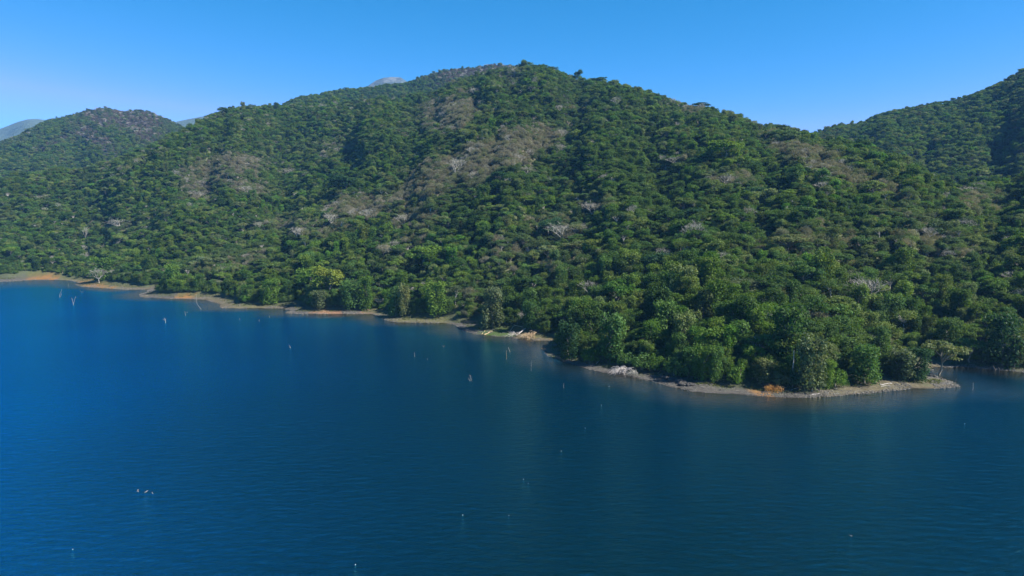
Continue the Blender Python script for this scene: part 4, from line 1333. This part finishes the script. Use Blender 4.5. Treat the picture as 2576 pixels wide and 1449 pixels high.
def log(u0, v0, u1, v1, r, label, mat=M_TAN, arms=()):
    a = ground_at(u0, v0); b = ground_at(u1, v1)
    g_ = np.random.default_rng(int(u0 * 7 + v0))
    o = bpy.data.objects.new("driftwood_log", None); col.objects.link(o); o.location = tuple(a)
    t = np.linspace(0, 1, 7)[:, None]
    p = (b - a) * t + np.array([0, 0, r * 0.7]) + g_.normal(size=(7, 3)) * r * 0.5
    v_, f_ = tubes([(p, np.linspace(r, r * 0.55, 7))], 7)
    link("trunk", mesh_from("log", v_, f_, 4, [mat], smooth=True), o)
    for (fr, du, dv, up) in arms:
        q0 = p[int(fr * 6)]; kpx = math.hypot(a[0], a[1]) / FPX
        q1 = q0 + np.array([du * kpx, -dv * kpx * 1.3, up])
        v_, f_ = tubes([(np.linspace(q0, q1, 4) + g_.normal(size=(4, 3)) * 0.05, np.linspace(r * 0.6, r * 0.25, 4))], 5)
        link("branch", mesh_from("log branch", v_, f_, 4, [mat], smooth=True), o)
    tag(o, label, "log", "driftwood logs lying on the beach")


log(1212, 842, 1225, 826, 0.16, "thin tan driftwood pole leaning up the grassy point")
log(1219, 843, 1237, 834, 0.26, "thick tan driftwood log with short stubs on the grassy point", arms=((0.8, 4, -3, 0.8), (0.9, 3, 2, 0.5)))
log(1246, 826, 1262, 817, 0.12, "curved thin driftwood branch up the grassy point")
log(1256, 816, 1280, 817, 0.12, "long straight driftwood stick lying along the grass edge")
log(1280, 838, 1292, 822, 0.24, "stout tan driftwood log beside the branch tangle", arms=((0.3, -6, 4, 0.3), (0.9, 8, -1, 0.4)))
log(1292, 820, 1316, 824, 0.20, "greyish driftwood log at the top of the branch tangle")
log(1330, 850, 1347, 858, 0.16, "dark driftwood stick at the end of the branch tangle", mat=M_BARK)
log(1500, 918, 1507, 908, 0.14, "white broken branch standing on the gravel beside the shaded corner", mat=M_DEAD, arms=((0.5, -4, 3, 0.3), (0.7, 4, -3, 0.5)))
log(1760, 973, 1785, 978, 0.12, "dark thin driftwood stick on the gravel right of the black ledge", mat=M_BARK)
log(1988, 985, 2008, 975, 0.13, "pale forked driftwood branch right of the orange bush", mat=M_DEAD, arms=((0.5, 4, 3, 0.2),))
log(2214, 969, 2245, 965, 0.17, "long pale driftwood log on the stony point", mat=M_DEAD)
log(2216, 973, 2238, 970, 0.13, "shorter driftwood log below the long pale one", mat=M_DEAD)
log(2042, 994, 2062, 992, 0.13, "pale driftwood stick lying left of the heap of pale stones", mat=M_DEAD)
log(2366, 952, 2382, 958, 0.2, "dark fallen log at the back of the stony tip", mat=M_BARK)
log(1655, 940, 1662, 934, 0.1, "small tan forked branch on the grass above the black ledge", arms=((0.6, 4, -2, 0.4),))
log(2105, 862, 2112, 852, 0.1, "short white broken bough caught in the foliage above the pale stones", mat=M_DEAD)


def fallen_tree(u0, v0, u1, v1, r, seed, label, mat, n_br, blen, droop, name="fallen_tree", tan=None):
    """trunk from root end (u0,v0) to crown (u1,v1), a fan of bent limbs ending at the ground or water"""
    a = ground_at(u0, v0); b = ground_at(u1, v1)
    g_ = np.random.default_rng(seed)
    o = bpy.data.objects.new(name, None); col.objects.link(o); o.location = tuple(a)
    L_ = np.linalg.norm(b - a)
    t = np.linspace(0, 1, 8)[:, None]
    p = (b - a) * t + np.array([0, 0, 1.0]) * (r + 0.9 * (1 - t) * r * 2 + 0.5)
    v_, f_ = tubes([(p, np.linspace(r, r * 0.5, 8))], 8)
    link("trunk", mesh_from("fallen trunk", v_, f_, 4, [mat], smooth=True), o)
    d = (b - a) / L_
    for i in range(n_br):
        q = 0.35 + 0.65 * g_.random() if i > 4 else 1.0
        q0 = p[min(7, int(q * 7))]
        ang = g_.normal() * 0.85
        dd = np.array([d[0] * math.cos(ang) - d[1] * math.sin(ang), d[0] * math.sin(ang) + d[1] * math.cos(ang), 0])
        Lb = blen * (0.5 + 0.7 * g_.random())
        up = 0.5 + 1.4 * g_.random()
        s_ = np.linspace(0, 1, 7)[:, None]
        base_ground = -a[2] - 0.1
        path = q0 + dd * Lb * s_ + np.array([0, 0, 1.0]) * (up * np.sin(np.pi * s_ * 0.85) + (base_ground + 0.3 - q0[2]) * s_ ** 1.6 * droop) + g_.normal(size=(7, 3)) * 0.10
        paths = [(path, np.linspace(r * 0.45, 0.045, 7))]
        for j in range(4):
            k0 = path[2 + j % 4]
            an = ang + g_.normal() * 0.8
            d2 = np.array([d[0] * math.cos(an) - d[1] * math.sin(an), d[0] * math.sin(an) + d[1] * math.cos(an), -0.25])
            e_ = k0 + d2 * Lb * 0.42 * (0.6 + 0.6 * g_.random())
            paths.append((np.linspace(k0, e_, 5) + g_.normal(size=(5, 3)) * 0.06 + np.array([0, 0, 1.0]) * (0.25 * np.sin(np.pi * np.linspace(0, 1, 5)))[:, None], np.linspace(0.06, 0.03, 5)))
        v_, f_ = tubes(paths, 5)
        link("branch", mesh_from("fallen branch", v_, f_, 4, [mat], smooth=True), o)
    tag(o, label, "fallen tree")
    return o


fallen_tree(1588, 936, 1563, 941, 0.30, 3, "silver-grey uprooted tree with a fan of bleached limbs on the gravel", M_DEAD, 26, 4.8, 1.0)
fallen_tree(1592, 938, 1596, 949, 0.16, 8, "dark root plate with trailing roots at the end of the silver fallen tree", M_TWIG, 10, 2.4, 1.0, name="root_plate")
fallen_tree(1322, 833, 1300, 848, 0.30, 5, "bleached fallen tree reaching into the water from the branch tangle", M_DEAD, 7, 6.0, 1.0)
fallen_tree(1350, 842, 1325, 852, 0.16, 6, "heap of tan broken branches at the grassy point's water edge", M_TAN, 34, 4.2, 1.0, name="branch_heap")

# black eroded ledge: a row of rough overhanging clods, one piece of ground
g_ = np.random.default_rng(77)
V_, F_ = [], []
bs = 0
pts_ = [(1672, 951), (1680, 954), (1690, 956), (1698, 959), (1706, 961), (1714, 963), (1722, 966), (1730, 969), (1739, 971), (1720, 970)]
a0 = ground_at(1700, 960)
import bmesh
bm = bmesh.new()
for (u, v) in pts_:
    c = ground_at(u, v)
    for q in range(4):
        mtx = bmesh.ops.create_icosphere(bm, subdivisions=2, radius=0.55 + 0.35 * g_.random())
        off = c - a0 + np.array([g_.normal() * 0.8, g_.normal() * 0.5, 0.25])
        for w_ in mtx['verts']:
            w_.co = Vector((w_.co.x * 1.4 + off[0], w_.co.y * 0.8 + off[1], w_.co.z * 0.75 + off[2])) + Vector(tuple(g_.normal(size=3) * 0.07))
me = bpy.data.meshes.new("black ledge"); bm.to_mesh(me); bm.free(); me.materials.append(M_DARKROCK)
o = link("eroded_ledge", me, loc=tuple(a0))
tag(o, "black crumbling earth ledge on the gravel beach", "earth ledge")

# orange dry bush on the gravel
v, f, c = leaf_cloud([(g_.normal() * 1.8, g_.normal() * 0.9, 0.5 + 0.9 * g_.random(), 0.8 + 0.4 * g_.random(), 0.9) for _ in range(14)], 60, 0.30, 555, low=-0.8, sliver=0.25)
p0 = ground_at(1945, 984)
rb = bpy.data.objects.new("dry_shrub", None); col.objects.link(rb); rb.location = tuple(p0)
fo = link("foliage", mesh_from("orange dry foliage", v, f, 4, [M_LEAF], {"leaf": ('POINT', 'FLOAT_COLOR', c)}), rb)
fo["tint"] = [0.36, 0.19, 0.07]
sv_, sf_ = tubes([limb((0.3 * g_.normal(), 0.2 * g_.normal(), -0.2), (g_.normal() * 1.8, g_.normal() * 0.8, 1.2), 0.05, 0.02, g_) for _ in range(12)], 4)
link("stems", mesh_from("dry stems", sv_, sf_, 4, [M_TAN]), rb)
tag(rb, "orange dried-out bush on the gravel beach", "bush")

# stones of the beaches: nobody could count them
st_me = []
for k in range(3):
    bm = bmesh.new()
    bmesh.ops.create_icosphere(bm, subdivisions=1, radius=1.0)
    gk = np.random.default_rng(k)
    for w_ in bm.verts:
        w_.co = Vector((w_.co.x * 1.1, w_.co.y * 0.85, w_.co.z * 0.55)) * (0.8 + 0.4 * gk.random())
    me = bpy.data.meshes.new("stone"); bm.to_mesh(me); bm.free(); me.materials.append(M_STONE); st_me.append(me)
nb = 46000
bu = 0 * np.zeros(nb)
bu = rng.uniform(-20, 2600, nb)
bph = az_of(bu)
# sample inland distance along the shore polygon edges instead of by azimuth: walk the waterline
seg_a = np.array(POLY[:-1]); seg_b = np.array(POLY[1:])
seg_l = np.linalg.norm(seg_b - seg_a, axis=1)
okseg = (np.arange(len(seg_l)) >= 3) & (np.arange(len(seg_l)) < len(seg_l) - 4)
midd = np.linalg.norm((seg_a + seg_b) / 2, axis=1)
wgt = seg_l * okseg / midd; wgt /= wgt.sum()
si = rng.choice(len(seg_l), nb, p=wgt)
tt = rng.random((nb, 1))
bp = seg_a[si] * (1 - tt) + seg_b[si] * tt
dirn = (seg_b - seg_a)[si] / seg_l[si][:, None]
nrm = np.stack([-dirn[:, 1], dirn[:, 0]], -1)
dist = rng.random((nb, 1)) ** 1.3 * 12 - 0.6
bp = bp + nrm * dist
bs_ = shore_dist(bp[:, 0], bp[:, 1])
bw_ = np.interp(np.arctan2(bp[:, 0], bp[:, 1]), BU, BW)
cl = fbm(bp[:, 0] / 6, bp[:, 1] / 6, 2, 99)
k_ = (bs_ > -0.5) & (bs_ < bw_ * 1.1) & (cl > 0.40 + 0.03 * bs_)
bp, bs_ = bp[k_], bs_[k_]
bz = H_A(bp[:, 0], bp[:, 1], bs_)
me = bpy.data.meshes.new("shore_stones")
me.vertices.add(len(bp)); me.vertices.foreach_set("co", np.stack([bp[:, 0], bp[:, 1], bz], -1).astype(np.float32).ravel())
ssz = (0.07 + 0.22 * rng.random(len(bp)) ** 3) * (0.6 + np.linalg.norm(bp, axis=1) / 450)
at = me.attributes.new("size", 'FLOAT', 'POINT'); at.data.foreach_set("value", ssz.astype(np.float32))
# stones are built straight into one mesh: cheap, low stones
bm_v = np.array([w.co[:] for w in st_me[0].vertices]); bm_f = np.array([list(p.vertices) for p in st_me[0].polygons])
nst = len(bp)
bpu = np.interp(np.arctan2(bp[:, 0], bp[:, 1]), az_of(np.arange(-50, 2700, 10)), np.arange(-50, 2700, 10))
ssz = ssz * np.where((bpu > 2040) | ((bpu > 715) & (bpu < 900)), 1.15, 0.85)
ang = rng.random(nst) * 6.28
ca, sa = np.cos(ang), np.sin(ang)
vx = bm_v[None, :, 0] * ca[:, None] - bm_v[None, :, 1] * sa[:, None]
vy = bm_v[None, :, 0] * sa[:, None] + bm_v[None, :, 1] * ca[:, None]
vz = np.repeat(bm_v[None, :, 2], nst, 0)
VV = np.stack([vx, vy, vz], -1) * ssz[:, None, None] + np.stack([bp[:, 0], bp[:, 1], bz], -1)[:, None, :]
FF = (bm_f[None] + (np.arange(nst) * len(bm_v))[:, None, None]).reshape(-1, 3)
bpy.data.meshes.remove(me)
stones = link("shore_stones", mesh_from("shore_stones", VV.reshape(-1, 3), FF, 3, [M_STONE]))
tag(stones, kind="stuff")

# twigs and small sticks washed up along the whole waterline, and tufts of grass above it
def along_shore(n_, lo, hi, seed):
    q = np.random.default_rng(seed)
    i_ = q.choice(len(seg_l), n_, p=wgt)
    t_ = q.random((n_, 1))
    p_ = seg_a[i_] * (1 - t_) + seg_b[i_] * t_
    d_ = (seg_b - seg_a)[i_] / seg_l[i_][:, None]
    p_ = p_ + np.stack([-d_[:, 1], d_[:, 0]], -1) * (lo + (hi - lo) * q.random((n_, 1)))
    s_ = shore_dist(p_[:, 0], p_[:, 1])
    w_ = np.interp(np.arctan2(p_[:, 0], p_[:, 1]), BU, BW)
    return p_, d_, s_, w_, q


p_, d_, s_, w_, q = along_shore(7000, 0.6, 14.0, 404)
cl = fbm(p_[:, 0] / 5, p_[:, 1] / 5, 2, 123)
k_ = (s_ > 0.1) & (s_ < w_ * 1.15) & ((cl > 0.52) | (np.abs(s_ - 1.6) < 0.35) | (np.abs(s_ - 4.2) < 0.3))
p_, d_, s_ = p_[k_], d_[k_], s_[k_]
z_ = H_A(p_[:, 0], p_[:, 1], s_) + 0.06
n_ = len(p_)
an = np.arctan2(d_[:, 1], d_[:, 0]) + q.normal(size=n_) * 0.7
ln = 0.35 + 1.5 * q.random(n_) ** 2.5
wd = 0.02 + 0.035 * q.random(n_)
ax = np.stack([np.cos(an), np.sin(an), q.normal(size=n_) * 0.12], -1)
sd_ = np.stack([-np.sin(an), np.cos(an), np.zeros(n_)], -1)
up_ = np.array([0, 0, 1.0])
c0 = np.stack([p_[:, 0], p_[:, 1], z_], -1)
A_ = c0 - ax * ln[:, None]; B_ = c0 + ax * ln[:, None]
tri = [(-0.9, -0.4), (0.9, -0.4), (0, 1.1)]
vs = [A_ + sd_ * (a_ * wd)[:, None] + up_ * (b_ * wd)[:, None] for a_, b_ in tri] + [B_ + sd_ * (a_ * wd)[:, None] * 0.6 + up_ * (b_ * wd)[:, None] * 0.6 for a_, b_ in tri]
vv = np.stack(vs, 1).reshape(-1, 3)
fq = np.array([[0, 1, 4, 3], [1, 2, 5, 4], [2, 0, 3, 5]])
ff_ = (fq[None] + (np.arange(n_) * 6)[:, None, None]).reshape(-1, 4)
tag(link("washed_up_twigs", mesh_from("washed_up_twigs", vv, ff_, 4, [M_BARK])), kind="stuff")

p_, d_, s_, w_, q = along_shore(14000, 1.5, 22.0, 505)
cl = fbm(p_[:, 0] / 4, p_[:, 1] / 4, 2, 223)
k_ = (s_ > w_ * 0.45) & (s_ < w_ * 1.25) & (cl > 0.46)
p_, s_ = p_[k_], s_[k_]
z_ = H_A(p_[:, 0], p_[:, 1], s_)
v, f, c = leaf_cloud([(a_, b_, c_ + 0.12, 0.32 + 0.3 * q.random(), 0.55) for a_, b_, c_ in zip(p_[:, 0], p_[:, 1], z_)], 20, 0.20, 606, low=-0.2)
gr = link("grass", mesh_from("grass", v, f, 4, [M_LEAF], {"leaf": ('POINT', 'FLOAT_COLOR', c)}))
gr["tint"] = [0.085, 0.100, 0.035]
tag(gr, kind="stuff")

# ------------------------------------------------------------------ a bare white trunk and a leaning one among the shore trees


def pole_tree(u, v, pts, r, label, limbs=()):
    a = ground_at(u, v)
    k = math.hypot(a[0], a[1]) / FPX
    o = bpy.data.objects.new("dead_tree", None); col.objects.link(o); o.location = tuple(a)
    P = np.array([[p[0] * k, -0.2 * i, p[1] * k] for i, p in enumerate(pts)])
    t = np.linspace(0, 1, 12)
    Q = np.stack([np.interp(t, np.linspace(0, 1, len(P)), P[:, c_]) for c_ in range(3)], -1)
    v_, f_ = tubes([(Q, np.linspace(r, r * 0.6, 12))], 7)
    link("trunk", mesh_from("pole trunk", v_, f_, 4, [M_PALE], smooth=True), o)
    for l in limbs:
        P = np.array([[p[0] * k, -0.3, p[1] * k] for p in l])
        v_, f_ = tubes([(P, np.linspace(r * 0.6, r * 0.3, len(P)))], 6)
        link("branch", mesh_from("pole limb", v_, f_, 4, [M_PALE], smooth=True), o)
    tag(o, label, "dead tree")


pole_tree(1992, 968, [(-3, 0), (-1, 25), (1, 60), (0, 82)], 0.22, "straight bare white trunk rising between shore bushes")
pole_tree(1796, 842, [(0, 0), (8, 14), (13, 20), (16, 24), (18, 36)], 0.18, "crooked leaning white trunk above the gravel beach", limbs=[[(12, 20), (16, 10)], [(12, 20), (10, 26)]])
pole_tree(1918, 905, [(-1, 0), (-4, 22), (-10, 38), (-14, 48)], 0.22, "pale bent trunk under the olive umbrella crown", limbs=[[(-14, 47), (-24, 56)], [(-13, 44), (-10, 56)]])
pole_tree(1854, 912, [(1, 0), (0, 12), (1, 20)], 0.13, "short pale broken trunk among bushes above the gravel beach")
pole_tree(1634, 812, [(0, 0), (-1, 16)], 0.16, "short white trunk among dark crowns above the black ledge")

# ------------------------------------------------------------------ the air between here and the far hills
bm = bmesh.new()
bmesh.ops.create_cube(bm, size=1.0)
for w_ in bm.verts:
    w_.co = Vector((w_.co.x * 17000, w_.co.y * 12600 + 2900, (w_.co.z + 0.5) * 1020 - 12))
me = bpy.data.meshes.new("haze"); bm.to_mesh(me); bm.free()
hz = bpy.data.materials.new("haze"); hz.use_nodes = True
hz.node_tree.nodes.remove(hz.node_tree.nodes["Principled BSDF"])
pv = hz.node_tree.nodes.new("ShaderNodeVolumePrincipled")
pv.inputs["Color"].default_value = (0.16, 0.45, 1.0, 1)
pv.inputs["Density"].default_value = 0.000064
pv.inputs["Anisotropy"].default_value = 0.0
hz.node_tree.links.new(pv.outputs[0], hz.node_tree.nodes["Material Output"].inputs["Volume"])
me.materials.append(hz)
haze = link("haze", me)
tag(haze, kind="stuff")
